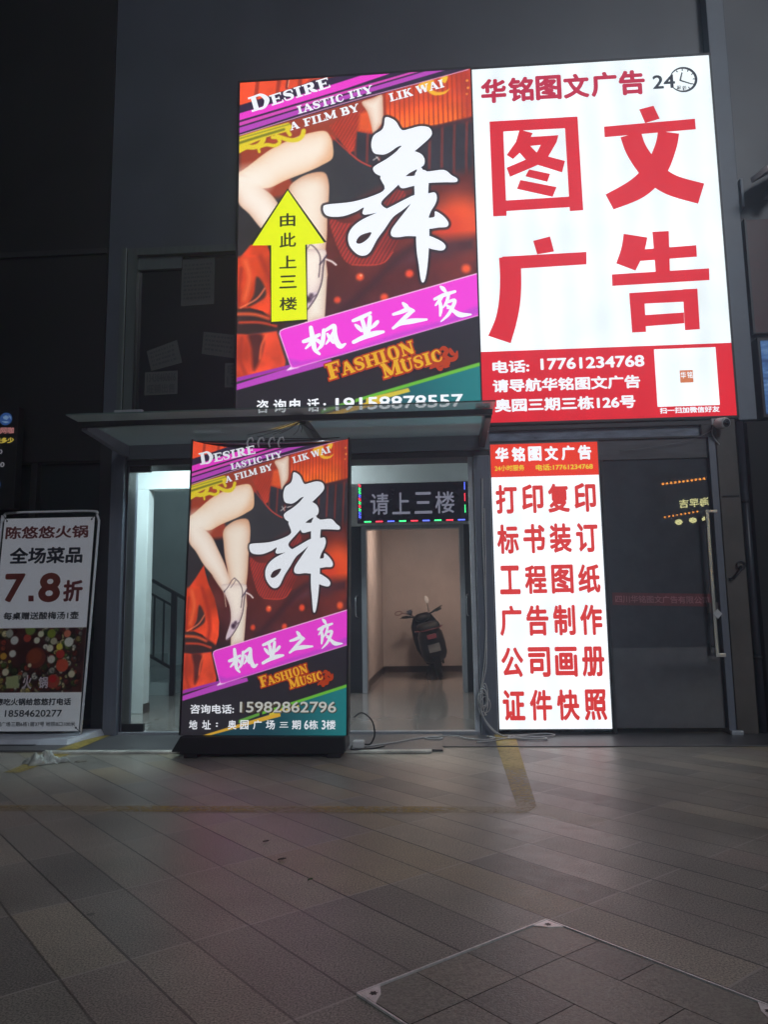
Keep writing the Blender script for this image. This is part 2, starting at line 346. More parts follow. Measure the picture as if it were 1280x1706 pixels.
# ---------------------------------------------------------------- the dance poster (printed picture, same on two signs)
PW, PH = 2.19, 3.40            # its proportions
ART = [
 # stage and background
 ('p', (150, 58, 38), [(0, 0), (1, 0), (1, .3), (0, .36)], dict(soft=.03)),
 ('p', (48, 44, 52), [(0.399,0.196),(0.497,0.16),(0.717,0.166),(1.006,0.15),(0.999,0.316),(0.835,0.298),(0.574,0.282),(0.416,0.276)], dict(soft=.02, stripes=((125, 48, 42), 88, .115, .2), noise=.25)),
 ('p', (52, 50, 55), [(0.221,0.294),(0.417,0.191),(0.522,0.256),(0.644,0.291),(0.643,0.345),(0.564,0.378),(0.389,0.42),(0.336,0.358),(0.239,0.319)], dict(soft=.02, noise=.15)),
 ('p', (104, 40, 34), [(0.371,0.419),(0.626,0.332),(0.843,0.316),(1.008,0.298),(1.009,0.729),(0.014,0.702),(0.01,0.467),(0.222,0.432)], dict(soft=.05, grad=((66, 34, 36), (.6, .45), (.5, .75)), noise=.35)),
 ('p', (42, 40, 44), [(-0.001,0.346),(0.098,0.41),(0.143,0.471),(0.134,0.495),(0.064,0.493),(0.002,0.514)], dict(soft=.02)),
 ('d', (235, 84, 36), [(0.938,0.438)], .21, .17), ('d', (222, 76, 36), [(0.983,0.475)], .17, .17), ('d', (205, 60, 34), [(0.881,0.454)], .12, .12),
 ('p', (70, 36, 40), [(0.846,0.494),(1.008,0.487),(1.006,0.534),(0.655,0.57),(0.638,0.546)], dict(soft=.06, noise=.3)),
 ('l', (58, 32, 36), [(0.447,0.679),(0.568,0.613),(0.708,0.525),(0.829,0.493)], .05, dict(soft=.04)),
 # red curtain, right and left of the top
 ('p', (198, 66, 32), [(0.62,-0.024),(1.013,-0.007),(1.002,0.141),(0.858,0.162),(0.709,0.171),(0.639,0.138)], dict(soft=.012, grad=((240, 106, 30), (.7, .07), (.72, .17)), stripes=((150, 44, 30), 90, .045, .3), noise=.3)),
 ('p', (160, 48, 34), [(0.943,-0.01),(1.013,-0.007),(1.007,0.141),(0.972,0.146)], dict(soft=.08, noise=.3)),
 ('l', (70, 36, 40), [(0.7,0.173),(0.84,0.168),(0.928,0.159),(1.006,0.148)], .03, dict(soft=.015)),
 ('p', (214, 72, 40), [(-0.008,-0.013),(0.419,-0.005),(0.22,0.037),(-0.006,0.069)], dict(soft=.01, stripes=((120, 40, 32), 84, .2, .16), noise=.25)),
 ('l', (90, 34, 34), [(0.211,-0.001),(0.206,0.024)], .02, dict(soft=.01)), ('l', (250, 170, 140), [(0.216,0.001),(0.211,0.021)], .008, dict(soft=.006)),
 ('p', (176, 66, 46), [(0.31,0),(0.409,-0.001),(0.328,0.02),(0.292,0.018)], dict(soft=.02, stripes=((90, 40, 36), 30, .022, .4))),
 # the dress
 ('p', (190, 62, 40), [(0.391,0.147),(0.453,0.119),(0.538,0.098),(0.577,0.154),(0.576,0.179),(0.51,0.167),(0.498,0.225),(0.478,0.23),(0.435,0.192)], dict(soft=.008, stripes=((150, 44, 34), 60, .03, .4), noise=.2)),
 ('p', (230, 88, 40), [(0.524,0.115),(0.569,0.105),(0.581,0.173),(0.515,0.165)], dict(soft=.02, noise=.2)),
 ('l', (205, 66, 52), [(0.478,0.23),(0.522,0.256),(0.575,0.275),(0.636,0.288)], .012, dict(soft=.006)),
 ('l', (190, 60, 48), [(0.399,0.175),(0.439,0.204),(0.48,0.231)], .01, dict(soft=.006)),
 ('p', (150, 46, 38), [(0.389,0.417),(0.45,0.434),(0.563,0.426),(0.608,0.368),(0.652,0.339),(0.704,0.329),(0.712,0.431),(0.656,0.523),(0.604,0.556),(0.483,0.554),(0.432,0.516)], dict(sm=1, soft=.008, stripes=((86, 38, 38), 60, .032, .5), noise=.25)),
 ('l', (196, 66, 48), [(0.483,0.554),(0.604,0.555),(0.656,0.523)], .008, dict(soft=.005)),
 # red cloth lower left
 ('p', (216, 66, 34), [(0.101,0.44),(0.111,0.463),(0.148,0.527),(0.184,0.586),(-0.003,0.585),(0.003,0.546),(0.01,0.517),(0.053,0.482)], dict(soft=.006, noise=.3)),
 ('p', (222, 70, 36), [(-0.007,0.513),(0.143,0.514),(0.176,0.552),(0.197,0.595),(0.211,0.634),(0.21,0.679),(0.194,0.712),(0.154,0.703),(0.108,0.674),(0.053,0.663),(0.002,0.671)], dict(soft=.006, noise=.35)),
 ('p', (60, 40, 40), [(0.081,0.576),(0.112,0.6),(0.121,0.629),(0.091,0.647),(0.042,0.659),(0.07,0.626)], dict(sm=1, soft=.012, noise=.2)),
 ('p', (56, 38, 38), [(-0.006,0.668),(0.083,0.671),(0.194,0.708),(0.205,0.724),(0.127,0.729),(-0.001,0.734)], dict(sm=1, soft=.015, noise=.3)),
 ('l', (230, 90, 50), [(0.004,0.679),(0.074,0.682),(0.134,0.695)], .025, dict(soft=.015)), ('l', (200, 66, 40), [(0.011,0.703),(0.095,0.705),(0.165,0.717)], .02, dict(soft=.012)),
 ('l', (238, 104, 60), [(0.032,0.53),(0.051,0.578),(0.031,0.637)], .03, dict(soft=.03)), ('l', (150, 40, 30), [(0.097,0.519),(0.136,0.584),(0.153,0.648),(0.144,0.69)], .03, dict(soft=.03)),
 ('l', (245, 120, 80), [(0.116,0.61),(0.081,0.639),(0.013,0.662)], .012, dict(soft=.01)), ('l', (140, 40, 30), [(0.014,0.551),(0.008,0.605),(0.004,0.652)], .02, dict(soft=.02)),
 ('p', (196, 64, 38), [(-0.006,0.734),(0.058,0.738),(0.168,0.731),(0.184,0.768),(0.206,0.815),(0.203,0.836),(-0,0.866)], dict(soft=.01, noise=.4)),
 ('p', (84, 38, 36), [(0.049,0.739),(0.103,0.738),(0.112,0.768),(0.094,0.815),(0.071,0.836),(0.061,0.773)], dict(sm=1, soft=.02, noise=.2)),
 ('l', (236, 96, 56), [(0.127,0.74),(0.105,0.768),(0.098,0.805)], .015, dict(soft=.012)), ('l', (150, 48, 36), [(0.02,0.747),(0.016,0.804),(0.037,0.846)], .02, dict(soft=.02)),
 ('p', (42, 38, 42), [(-0.046,0.382),(0.019,0.388),(0.096,0.44),(0.053,0.482),(0.006,0.517),(-0.026,0.516)], dict(soft=.02, noise=.2)),
 # far leg, near leg, foot in its strapped shoe
 ('p', (238, 224, 208), [(0.215,0.331),(0.234,0.308),(0.297,0.286),(0.367,0.283),(0.388,0.314),(0.388,0.359),(0.382,0.414),(0.379,0.473),(0.371,0.527),(0.377,0.591),(0.288,0.591),(0.255,0.468),(0.233,0.413),(0.221,0.363)], dict(sm=1, soft=.006, edge=((196, 140, 108), .05, .8), grad=((222, 168, 130), (.26, .31), (.3, .245)))),
 ('p', (236, 228, 214), [(0.281,0.509),(0.373,0.509),(0.379,0.59),(0.373,0.659),(0.369,0.698),(0.287,0.712),(0.286,0.658)], dict(soft=.006, edge=((190, 150, 130), .04, .7))),
 ('p', (240, 226, 210), [(-0.016,0.282),(0.036,0.255),(0.126,0.211),(0.203,0.186),(0.281,0.168),(0.366,0.16),(0.395,0.178),(0.407,0.207),(0.404,0.243),(0.361,0.261),(0.306,0.277),(0.206,0.3),(0.141,0.319),(0.098,0.321),(0.041,0.322),(-0.005,0.322)], dict(sm=1, soft=.006, edge=((222, 172, 132), .06, .8), grad=((220, 164, 124), (.35, .21), (.42, .24)))),
 ('p', (242, 230, 218), [(-0.018,0.282),(0.038,0.282),(0.101,0.319),(0.146,0.344),(0.189,0.388),(0.228,0.431),(0.255,0.468),(0.275,0.493),(0.258,0.517),(0.23,0.53),(0.164,0.479),(0.1,0.439),(0.047,0.394),(-0.002,0.357)], dict(sm=1, soft=.006, edge=((200, 152, 124), .045, .75))),
 ('p', (240, 228, 214), [(-0.018,0.282),(0.046,0.262),(0.122,0.282),(0.115,0.32),(0.051,0.328),(-0.01,0.312)], dict(sm=1, soft=.09)),
 ('p', (240, 227, 214), [(0.216,0.509),(0.28,0.504),(0.373,0.509),(0.363,0.552),(0.354,0.6),(0.328,0.642),(0.289,0.678),(0.267,0.692),(0.256,0.683),(0.277,0.643),(0.283,0.616),(0.271,0.576),(0.232,0.53)], dict(sm=1, soft=.006, edge=((180, 148, 146), .03, .6), grad=((214, 196, 202), (.27, .575), (.27, .70)))),
 ('p', (206, 186, 196), [(0.284,0.64),(0.322,0.627),(0.338,0.635),(0.291,0.678),(0.268,0.691),(0.258,0.684)], dict(sm=1, soft=.012)),
 ('l', (78, 60, 72), [(0.264,0.691),(0.293,0.677),(0.332,0.641),(0.356,0.6),(0.363,0.558),(0.37,0.531)], .012, dict(soft=.005)),
 ('l', (92, 70, 80), [(0.298,0.485),(0.33,0.502),(0.35,0.527),(0.348,0.562),(0.344,0.584)], .011, dict(soft=.005)),
 ('l', (92, 70, 80), [(0.23,0.533),(0.258,0.516),(0.28,0.494),(0.298,0.485)], .009, dict(soft=.005)), ('l', (110, 86, 96), [(0.276,0.517),(0.292,0.505),(0.305,0.493)], .008, dict(soft=.005)),
 ('d', (60, 40, 58), [(0.301,0.646)], .03, .02), ('d', (90, 70, 84), [(0.313,0.635)], .02, .014), ('d', (50, 40, 66), [(0.235,0.531)], .012, .008),
 ('l', (90, 74, 84), [(0.297,0.653),(0.318,0.642),(0.334,0.634)], .01, dict(soft=.006)),
 ('l', (70, 54, 74), [(0.349,0.549),(0.366,0.535),(0.379,0.523)], .014, dict(soft=.006)), ('l', (230, 214, 210), [(0.375,0.535),(0.399,0.542),(0.417,0.552)], .016, dict(soft=.006)),
 ('l', (210, 180, 160), [(0.161,0.478),(0.192,0.502),(0.232,0.532),(0.251,0.581)], .008, dict(soft=.004)),
 # the raised arm
 ('p', (240, 226, 212), [(0.532,0.081),(0.578,0.071),(0.619,0.062),(0.624,0.088),(0.623,0.138),(0.608,0.157),(0.591,0.172),(0.58,0.18),(0.57,0.148),(0.555,0.11)], dict(sm=1, soft=.006, edge=((196, 140, 112), .035, .8))),
 # yellow ornament
 ('p', (218, 196, 40), [(-0.004,0.164),(0.095,0.146),(0.213,0.129),(0.231,0.141),(0.221,0.154),(0.118,0.17),(0.05,0.187),(-0.004,0.201)], dict(soft=.006)),
 ('l', (218, 196, 40), [(-0.002,0.206),(0.031,0.196),(0.065,0.197),(0.093,0.188),(0.106,0.172),(0.095,0.161)], .05, dict(soft=.006)), ('l', (218, 196, 40), [(0.067,0.194),(0.083,0.202),(0.088,0.212)], .026, dict(soft=.006)),
 ('l', (218, 196, 40), [(0.086,0.198),(0.119,0.192),(0.155,0.196),(0.176,0.187),(0.167,0.174),(0.145,0.171)], .036, dict(soft=.006)), ('l', (218, 196, 40), [(0.163,0.168),(0.19,0.175),(0.221,0.182),(0.253,0.182),(0.273,0.172),(0.28,0.157)], .044, dict(soft=.006)),
 ('l', (218, 196, 40), [(0.213,0.141),(0.21,0.153),(0.221,0.166)], .036, dict(soft=.006)), ('l', (172, 60, 36), [(0.128,0.177),(0.146,0.183),(0.16,0.181)], .022, dict(soft=.006)),
 ('l', (122, 122, 34), [(-0.004,0.183),(0.086,0.167),(0.194,0.149)], .026, dict(soft=.006)), ('l', (150, 146, 40), [(-0.004,0.17),(0.095,0.154),(0.221,0.134)], .014, dict(soft=.005)),
 ('p', (236, 176, 40), [(0.774,0.042),(0.81,0.028),(0.845,0.029),(0.831,0.047),(0.848,0.062),(0.883,0.064),(0.91,0.056),(0.887,0.071),(0.843,0.073),(0.813,0.059)], dict(sm=1, soft=.006)),
 ('p', (236, 186, 50), [(0.876,0.021),(0.903,0.018),(0.893,0.038),(0.871,0.031)], dict(sm=1, soft=.006)),
 # sparkle at the heel, sequins
 ('l', (235, 228, 224), [(0.579,0.255),(0.61,0.241)], .006, dict(soft=.006)), ('l', (235, 228, 224), [(0.586,0.24),(0.608,0.259)], .006, dict(soft=.006)), ('l', (226, 214, 214), [(0.621,0.243),(0.663,0.236),(0.697,0.221)], .008, dict(soft=.004)),
 ('d', (236, 84, 44), [(0.517,0.589)], .034, .02), ('d', (230, 76, 44), [(0.723,0.586)], .036, .02), ('d', (232, 88, 48), [(0.957,0.579)], .04, .024), ('d', (214, 72, 44), [(0.422,0.651)], .03, .018), ('d', (226, 78, 44), [(0.617,0.649)], .034, .02), ('d', (250, 170, 130), [(0.521,0.585)], .01, .01),
 ('d', (236, 150, 60), [(0.985,0.035)], .012, .008), ('d', (236, 150, 60), [(0.988,0.057)], .012, .008), ('d', (230, 140, 60), [(0.982,0.075)], .01, .008),
 # stripes across the top
 ('p', (46, 32, 60), [(-0.006,0.07),(0.048,0.06),(0.247,0.023),(0.328,0.006),(0.723,-0.02),(0.991,-0),(-0.004,0.16)], dict(soft=.004)),
 ('p', (228, 56, 196), [(-0.006,0.094),(0.247,0.051),(0.526,0.001),(0.669,-0.003),(0.454,0.039),(-0.005,0.115)], dict(soft=.004)),
 ('p', (206, 70, 176), [(-0.005,0.121),(0.454,0.045),(0.758,-0.003),(0.789,-0.002),(0.454,0.053),(-0.005,0.132)], dict(soft=.004)),
 ('p', (176, 66, 178), [(-0.005,0.137),(0.454,0.058),(0.811,-0.001),(0.892,0),(0.454,0.071),(-0.005,0.154)], dict(soft=.004)),
 ('l', (214, 150, 190), [(-0.004,0.16),(0.454,0.081),(0.756,0.037),(0.991,0.002)], .008, dict(soft=.003)),
 # dark foot of the poster with its teal corner
 ('p', (34, 32, 38), [(0.002,0.884),(0.235,0.841),(1.013,0.708),(1.001,1.035),(0.005,1.016)], dict(soft=.006)),
 ('p', (24, 112, 116), [(1.004,0.837),(1.001,1.035),(0.058,1.017),(0.501,0.939)], dict(soft=.004, grad=((20, 60, 72), (.99, .86), (.45, 1.0)))),
 ('p', (98, 172, 52), [(0.493,0.925),(1.004,0.837),(1.003,0.847),(0.492,0.934)], dict(soft=.003)),
 ('p', (90, 150, 56), [(0.351,0.951),(0.475,0.928),(0.477,0.937),(0.351,0.962)], dict(soft=.003)),
 ('p', (206, 160, 48), [(.135, 1.0), (.60, .925), (.605, .94), (.18, 1.0)], dict(soft=.003)),
 ('p', (196, 178, 56), [(0.537,0.924),(0.709,0.9),(0.717,0.91),(0.536,0.939)], dict(soft=.004)),
 # magenta ribbon and its tail
 ('p', (176, 66, 180), [(0.002,0.874),(0.235,0.831),(0.394,0.815),(0.401,0.827),(0.002,0.89)], dict(soft=.004)),
 ('p', (150, 52, 160), [(0.002,0.856),(0.226,0.825),(0.232,0.832),(0.002,0.867)], dict(soft=.004)),
 ('p', (240, 220, 240), [(0.21,0.841),(0.225,0.832),(0.237,0.826),(0.262,0.833),(0.235,0.838)], dict(sm=1, soft=.006)),
 ('p', (246, 190, 232), [(1.005,0.592),(0.195,0.725),(0.181,0.73),(0.178,0.739),(0.223,0.825),(0.232,0.835),(0.248,0.835),(1.007,0.71)], dict(soft=.003)),
 ('p', (228, 58, 204), [(1.005,0.595),(0.199,0.727),(0.184,0.732),(0.182,0.739),(0.225,0.823),(0.234,0.832),(0.248,0.833),(1.007,0.708)], dict(soft=.003)),
 ('p', (188, 66, 196), [(0.222,0.81),(0.271,0.818),(0.432,0.803),(0.646,0.755),(0.859,0.72),(1.008,0.681),(1.007,0.706),(0.248,0.831),(0.234,0.831)], dict(sm=0, soft=.02)),
]
WU = [  # the big brush character, as closed white shapes
 [(0.633,0.131),(0.658,0.135),(0.679,0.146),(0.702,0.171),(0.735,0.169),(0.779,0.163),(0.817,0.168),(0.83,0.184),(0.82,0.199),(0.777,0.224),(0.75,0.237),(0.724,0.239),(0.703,0.228),(0.7,0.218),(0.681,0.221),(0.654,0.233),(0.63,0.24),(0.609,0.24),(0.581,0.234),(0.571,0.21),(0.582,0.183),(0.616,0.168),(0.627,0.153)],
 [(0.709,0.217),(0.751,0.234),(0.782,0.245),(0.796,0.261),(0.791,0.279),(0.762,0.289),(0.731,0.299),(0.7,0.312),(0.653,0.308),(0.602,0.301),(0.58,0.288),(0.583,0.274),(0.636,0.254),(0.674,0.236)],
 [(0.609,0.303),(0.705,0.31),(0.696,0.323),(0.66,0.346),(0.612,0.377),(0.618,0.392),(0.637,0.402),(0.589,0.409),(0.542,0.413),(0.53,0.407),(0.536,0.392),(0.503,0.403),(0.45,0.414),(0.398,0.414),(0.371,0.405),(0.364,0.386),(0.382,0.378),(0.485,0.374),(0.573,0.36),(0.626,0.341)],
 [(0.642,0.396),(0.738,0.366),(0.751,0.367),(0.737,0.385),(0.702,0.404),(0.659,0.424),(0.623,0.457),(0.59,0.486),(0.561,0.52),(0.535,0.53),(0.505,0.524),(0.475,0.5),(0.469,0.473),(0.484,0.45),(0.52,0.43),(0.572,0.414)],
 [(0.687,0.31),(0.757,0.307),(0.763,0.289),(0.78,0.284),(0.801,0.297),(0.875,0.295),(0.908,0.312),(0.93,0.322),(0.926,0.332),(0.877,0.331),(0.808,0.331),(0.747,0.337),(0.694,0.341)],
 [(0.757,0.298),(0.809,0.3),(0.808,0.363),(0.809,0.434),(0.808,0.493),(0.799,0.562),(0.788,0.602),(0.778,0.613),(0.769,0.603),(0.762,0.561),(0.754,0.514),(0.754,0.432),(0.751,0.367)],
 [(0.757,0.361),(0.806,0.361),(0.835,0.359),(0.844,0.374),(0.836,0.393),(0.818,0.412),(0.807,0.434),(0.805,0.475),(0.769,0.482),(0.717,0.48),(0.683,0.482),(0.657,0.48),(0.648,0.471),(0.654,0.457),(0.675,0.438),(0.729,0.393)],
 [(0.801,0.434),(0.831,0.429),(0.836,0.413),(0.869,0.428),(0.889,0.447),(0.882,0.459),(0.847,0.46),(0.8,0.461)],
 [(0.801,0.483),(0.839,0.492),(0.866,0.504),(0.875,0.516),(0.863,0.525),(0.834,0.523),(0.8,0.513)],
]
WU_HOLES = [[(0.503,0.488),(0.521,0.472),(0.566,0.464),(0.555,0.48),(0.529,0.493),(0.51,0.495)]]   # loop of the left leg
FENG = [  # four brush characters on the ribbon: (points, widths in mm of a 3.4 m poster)
 ([(0.282,0.765),(0.311,0.759),(0.347,0.748)], (34, 42, 30)), ([(0.312,0.727),(0.32,0.758),(0.328,0.787),(0.348,0.801)], (36, 46, 40, 22)), ([(0.321,0.758),(0.311,0.771),(0.291,0.784)], (30, 34, 18)), ([(0.33,0.76),(0.343,0.765),(0.354,0.774)], (20, 34, 22)),
 ([(0.366,0.736),(0.363,0.759),(0.357,0.777),(0.341,0.789)], (34, 40, 34, 16)), ([(0.364,0.74),(0.388,0.731),(0.409,0.725),(0.411,0.746),(0.418,0.767),(0.434,0.782),(0.455,0.776)], (26, 34, 38, 44, 48, 48, 18)), ([(0.381,0.747),(0.391,0.758),(0.405,0.771)], (22, 34, 26)), ([(0.404,0.745),(0.391,0.76),(0.375,0.774)], (28, 30, 16)),
 ([(0.488,0.713),(0.522,0.705),(0.56,0.693)], (30, 40, 26)), ([(0.524,0.709),(0.533,0.731),(0.539,0.753)], (34, 40, 36)), ([(0.558,0.704),(0.554,0.726),(0.55,0.749)], (34, 40, 34)), ([(0.497,0.725),(0.509,0.732),(0.522,0.742)], (22, 38, 26)), ([(0.588,0.719),(0.575,0.728),(0.561,0.736)], (34, 36, 16)), ([(0.489,0.772),(0.53,0.76),(0.575,0.751),(0.612,0.747)], (34, 44, 50, 26)),
 ([(0.694,0.67),(0.705,0.678),(0.717,0.687)], (22, 42, 26)), ([(0.654,0.7),(0.683,0.695),(0.715,0.688),(0.738,0.693)], (26, 36, 42, 24)), ([(0.733,0.692),(0.7,0.711),(0.657,0.734)], (36, 38, 18)), ([(0.652,0.738),(0.682,0.727),(0.726,0.721),(0.79,0.718)], (26, 34, 50, 20)),
 ([(0.85,0.629),(0.86,0.635),(0.87,0.644)], (20, 38, 24)), ([(0.824,0.663),(0.861,0.653),(0.908,0.644)], (26, 36, 26)), ([(0.858,0.652),(0.843,0.668),(0.827,0.68)], (30, 32, 16)), ([(0.846,0.672),(0.849,0.69),(0.845,0.709)], (28, 34, 20)), ([(0.881,0.654),(0.873,0.672),(0.858,0.687)], (28, 28, 14)), ([(0.871,0.674),(0.905,0.668),(0.899,0.684),(0.877,0.708),(0.848,0.725)], (22, 32, 32, 28, 12)), ([(0.873,0.681),(0.904,0.699),(0.929,0.709),(0.97,0.709)], (20, 36, 48, 16)), ([(0.876,0.689),(0.888,0.686),(0.897,0.686)], (18, 24, 14)),
]
DRAGON = [[(0.842,0.804),(0.856,0.799),(0.869,0.808),(0.859,0.819),(0.881,0.831),(0.903,0.826),(0.91,0.809)], [(0.801,0.852),(0.819,0.845),(0.841,0.842),(0.863,0.834),(0.881,0.826)], [(0.868,0.825),(0.872,0.84),(0.858,0.848),(0.876,0.849)], [(0.882,0.802),(0.89,0.814),(0.904,0.817)], [(0.828,0.851),(0.841,0.855),(0.852,0.848)]]

_nz = {}
def fbm(X, Y, scale, seed=3):
    r = np.random.RandomState(seed); out = 0; a = 1.0; tot = 0
    for o in range(4):
        g = r.rand(64, 64); x = X * scale * 2 ** o; y = Y * scale * 2 ** o
        x0 = np.floor(x).astype(int); y0 = np.floor(y).astype(int); fx = x - x0; fy = y - y0
        fx = fx * fx * (3 - 2 * fx); fy = fy * fy * (3 - 2 * fy)
        h = lambda i, j: g[(y0 + j) % 64, (x0 + i) % 64]
        out = out + a * ((h(0, 0) * (1 - fx) + h(1, 0) * fx) * (1 - fy) + (h(0, 1) * (1 - fx) + h(1, 1) * fx) * fy); tot += a; a *= .55
    return out / tot

def sdf_poly(X, Y, P):
    d = np.full(X.shape, 1e9); ins = np.zeros(X.shape, bool)
    for i in range(len(P)):
        ax, ay = P[i - 1]; bx_, by_ = P[i]
        ex, ey = bx_ - ax, by_ - ay; l2 = ex * ex + ey * ey
        if l2 < 1e-12: continue
        t = np.clip(((X - ax) * ex + (Y - ay) * ey) / l2, 0, 1)
        d = np.minimum(d, (X - ax - ex * t) ** 2 + (Y - ay - ey * t) ** 2)
        if ey != 0:
            ins ^= ((ay > Y) != (by_ > Y)) & (X < ax + ex * (Y - ay) / ey)
    d = np.sqrt(d)
    return np.where(ins, -d, d)
def sdf_line(X, Y, P):
    d = np.full(X.shape, 1e9)
    for i in range(1, len(P)):
        ax, ay = P[i - 1]; ex, ey = P[i][0] - ax, P[i][1] - ay; l2 = ex * ex + ey * ey + 1e-12
        t = np.clip(((X - ax) * ex + (Y - ay) * ey) / l2, 0, 1)
        d = np.minimum(d, (X - ax - ex * t) ** 2 + (Y - ay - ey * t) ** 2)
    return np.sqrt(d)

def paint(ops, X, Y, W, H, base):
    """ink colours (sRGB 0-255) of a printed picture at points X, Y (metres on the sheet)"""
    img = np.zeros(X.shape + (3,)); img[:] = base
    for op in ops:
        k, c = op[0], np.array(op[1], float)
        if k == 'd':
            (u, v) = op[2][0]; r, soft = op[3], op[4]
            d = np.hypot(X - u * W, Y - v * H) - r; o = {}; pad = r + soft; lo = (u * W - pad, v * H - pad); hi = (u * W + pad, v * H + pad); sel = (slice(None), slice(None))
            a = np.clip(.5 - d / (2 * soft), 0, 1); a = a * a * (3 - 2 * a)
            img = img * (1 - a[..., None]) + c * a[..., None]
            continue
        o = op[-1]; P = [(u * W, v * H) for u, v in op[2]]
        if k == 'l': P = [tuple(p) for p in spline(P, 5)]
        elif o.get('sm'): P = [tuple(p) for p in spline(P, 4, True)]
        soft = o.get('soft', .004); pad = soft + (op[3] if k == 'l' else 0)
        q = np.array(P); x0, y0 = q.min(0) - pad; x1, y1 = q.max(0) + pad
        xs = X[0]; ys = Y[:, 0]
        i0, i1 = np.searchsorted(xs, x0), np.searchsorted(xs, x1); j0, j1 = np.searchsorted(ys, y0), np.searchsorted(ys, y1)
        if i1 <= i0 or j1 <= j0: continue
        sl_ = (slice(j0, j1), slice(i0, i1)); x, y = X[sl_], Y[sl_]
        d = sdf_line(x, y, P) - op[3] / 2 if k == 'l' else sdf_poly(x, y, P)
        a = np.clip(.5 - d / (2 * soft), 0, 1)[..., None]
        cc = np.zeros(x.shape + (3,)); cc[:] = c
        if 'grad' in o:
            c2, g0, g1 = o['grad']; g0 = np.array(g0) * [W, H]; e = np.array(g1) * [W, H] - g0
            t = np.clip(((x - g0[0]) * e[0] + (y - g0[1]) * e[1]) / (e @ e), 0, 1)[..., None]; t = t * t * (3 - 2 * t)
            cc = cc * (1 - t) + np.array(c2, float) * t
        if 'stripes' in o:
            c2, ang, per, duty = o['stripes']; an = math.radians(ang)
            ph = (x * math.sin(an) + y * math.cos(an)) / per + .35 * fbm(x, y, 1.2, 11)
            t = np.clip((np.cos(2 * np.pi * ph) - (1 - 2 * duty)) * 3, 0, 1)[..., None] * .75
            cc = cc * (1 - t) + np.array(c2, float) * t
        if 'noise' in o:
            cc = cc * (1 + o['noise'] * 2.4 * (fbm(x, y, 2.6, len(P)) - .5))[..., None]
        if 'edge' in o:
            ce, wd, st = o['edge']; t = (st * np.exp(np.minimum(d, 0) / wd))[..., None]
            cc = cc * (1 - t) + np.array(ce, float) * t
        img[sl_] = img[sl_] * (1 - a) + np.clip(cc, 0, 255) * a
    return img

def sheet(name, parent, pn, ops, W, H, nu, nv, m, base, top=None, d=0.002, wu=None):
    """flat printed sheet as a fine grid carrying its ink; top(u) lets the upper edge sag"""
    u = np.linspace(0, 1, nu); v = np.linspace(0, 1, nv)
    U, V = np.meshgrid(u, v)
    xs, ys = U * W, V * H
    img = paint(ops, xs, ys, W, H, base)
    if wu is not None:                               # dark rim round the big white character
        for P in wu:
            P = [(a * W, b * H) for a, b in P]
            s = sdf_poly(xs, ys, [tuple(p) for p in spline(P, 3, True)])
            a = np.clip((.030 - s) / .012, 0, 1)[..., None] * .85
            img = img * (1 - a) + np.array((40, 34, 40.)) * a
    VV = V if top is None else np.maximum(V, top(U))
    co = np.array([(pn.pt(0, 0, d))]) + 0
    a_, b_, c_, e_ = pn.c
    pos = ((a_ * (1 - U[..., None]) + b_ * U[..., None]) * (1 - VV[..., None]) + (e_ * (1 - U[..., None]) + c_ * U[..., None]) * VV[..., None]) + pn.n * d
    if parent: pos = pos - np.array(parent.matrix_basis.translation)
    idx = np.arange(nu * nv).reshape(nv, nu)
    q = np.stack([idx[1:, :-1], idx[1:, 1:], idx[:-1, 1:], idx[:-1, :-1]], -1).reshape(-1, 4)
    if top is not None:                              # drop the rows cut away above the sagging edge
        keep = (V[1:, :-1] > top(U)[1:, :-1]).reshape(-1); q = q[keep]
    me = bpy.data.meshes.new(name)
    me.vertices.add(nu * nv); me.vertices.foreach_set('co', pos.astype(np.float32).ravel())
    me.loops.add(q.size); me.loops.foreach_set('vertex_index', q.ravel().astype(np.int32))
    me.polygons.add(len(q)); me.polygons.foreach_set('loop_start', np.arange(0, q.size, 4, dtype=np.int32))
    me.update(calc_edges=True); me.validate()
    at = me.attributes.new('ink', 'FLOAT_COLOR', 'POINT')
    rgba = np.ones((nu * nv, 4), np.float32); rgba[:, :3] = lin(np.clip(img, 0, 255)).reshape(-1, 3)
    at.data.foreach_set('color', rgba.ravel())
    me.materials.append(m)
    o = bpy.data.objects.new(name, me); COL.objects.link(o); o.parent = parent
    return o

def shape_mesh_wu(pn, mb, m, du=0.0, dv=0.0):
    for i, P in enumerate(WU):
        P = [(a * pn.w, b * pn.h) for a, b in P]
        P = [((x / pn.w) + du, (y / pn.h) + dv) for x, y in spline(P, 4, True)]
        hs = []
        if i == 3: hs = [[(x + du, y + dv) for x, y in spline(h, 4, True)] for h in WU_HOLES]
        pn.poly(mb, P, m, hs)

BLACK = mat('black_painted_metal', (.012, .012, .014), .4, .3)
FRAME = mat('grey_aluminium_frame', (.10, .105, .12), .38, .7, vary=.06)

WORDS_BIG = (('DESIRE', [(0.051,0.092),(0.4,0.031)], .108, 1.42), ('IASTIC ITY', [(0.256,0.107),(0.584,0.056)], .080, 1), ('A FILM BY', [(0.224,0.156),(0.524,0.11)], .080, 1), ('LIK WAI', [(0.654,0.088),(0.89,0.054)], .082, 1))
WORDS_SMALL = (('DESIRE', [(0.05,0.091),(0.411,0.052)], .066, 1.42), ('IASTIC ITY', [(0.255,0.11),(0.584,0.066)], .048, 1), ('A FILM BY', [(0.225,0.156),(0.525,0.112)], .050, 1), ('LIK WAI', [(0.655,0.09),(0.896,0.052)], .050, 1))
def poster_words(pn, mb, m, words):
    for t, (a, b), h, first in words: slab(pn, mb, t, a, b, h, m, first=first)

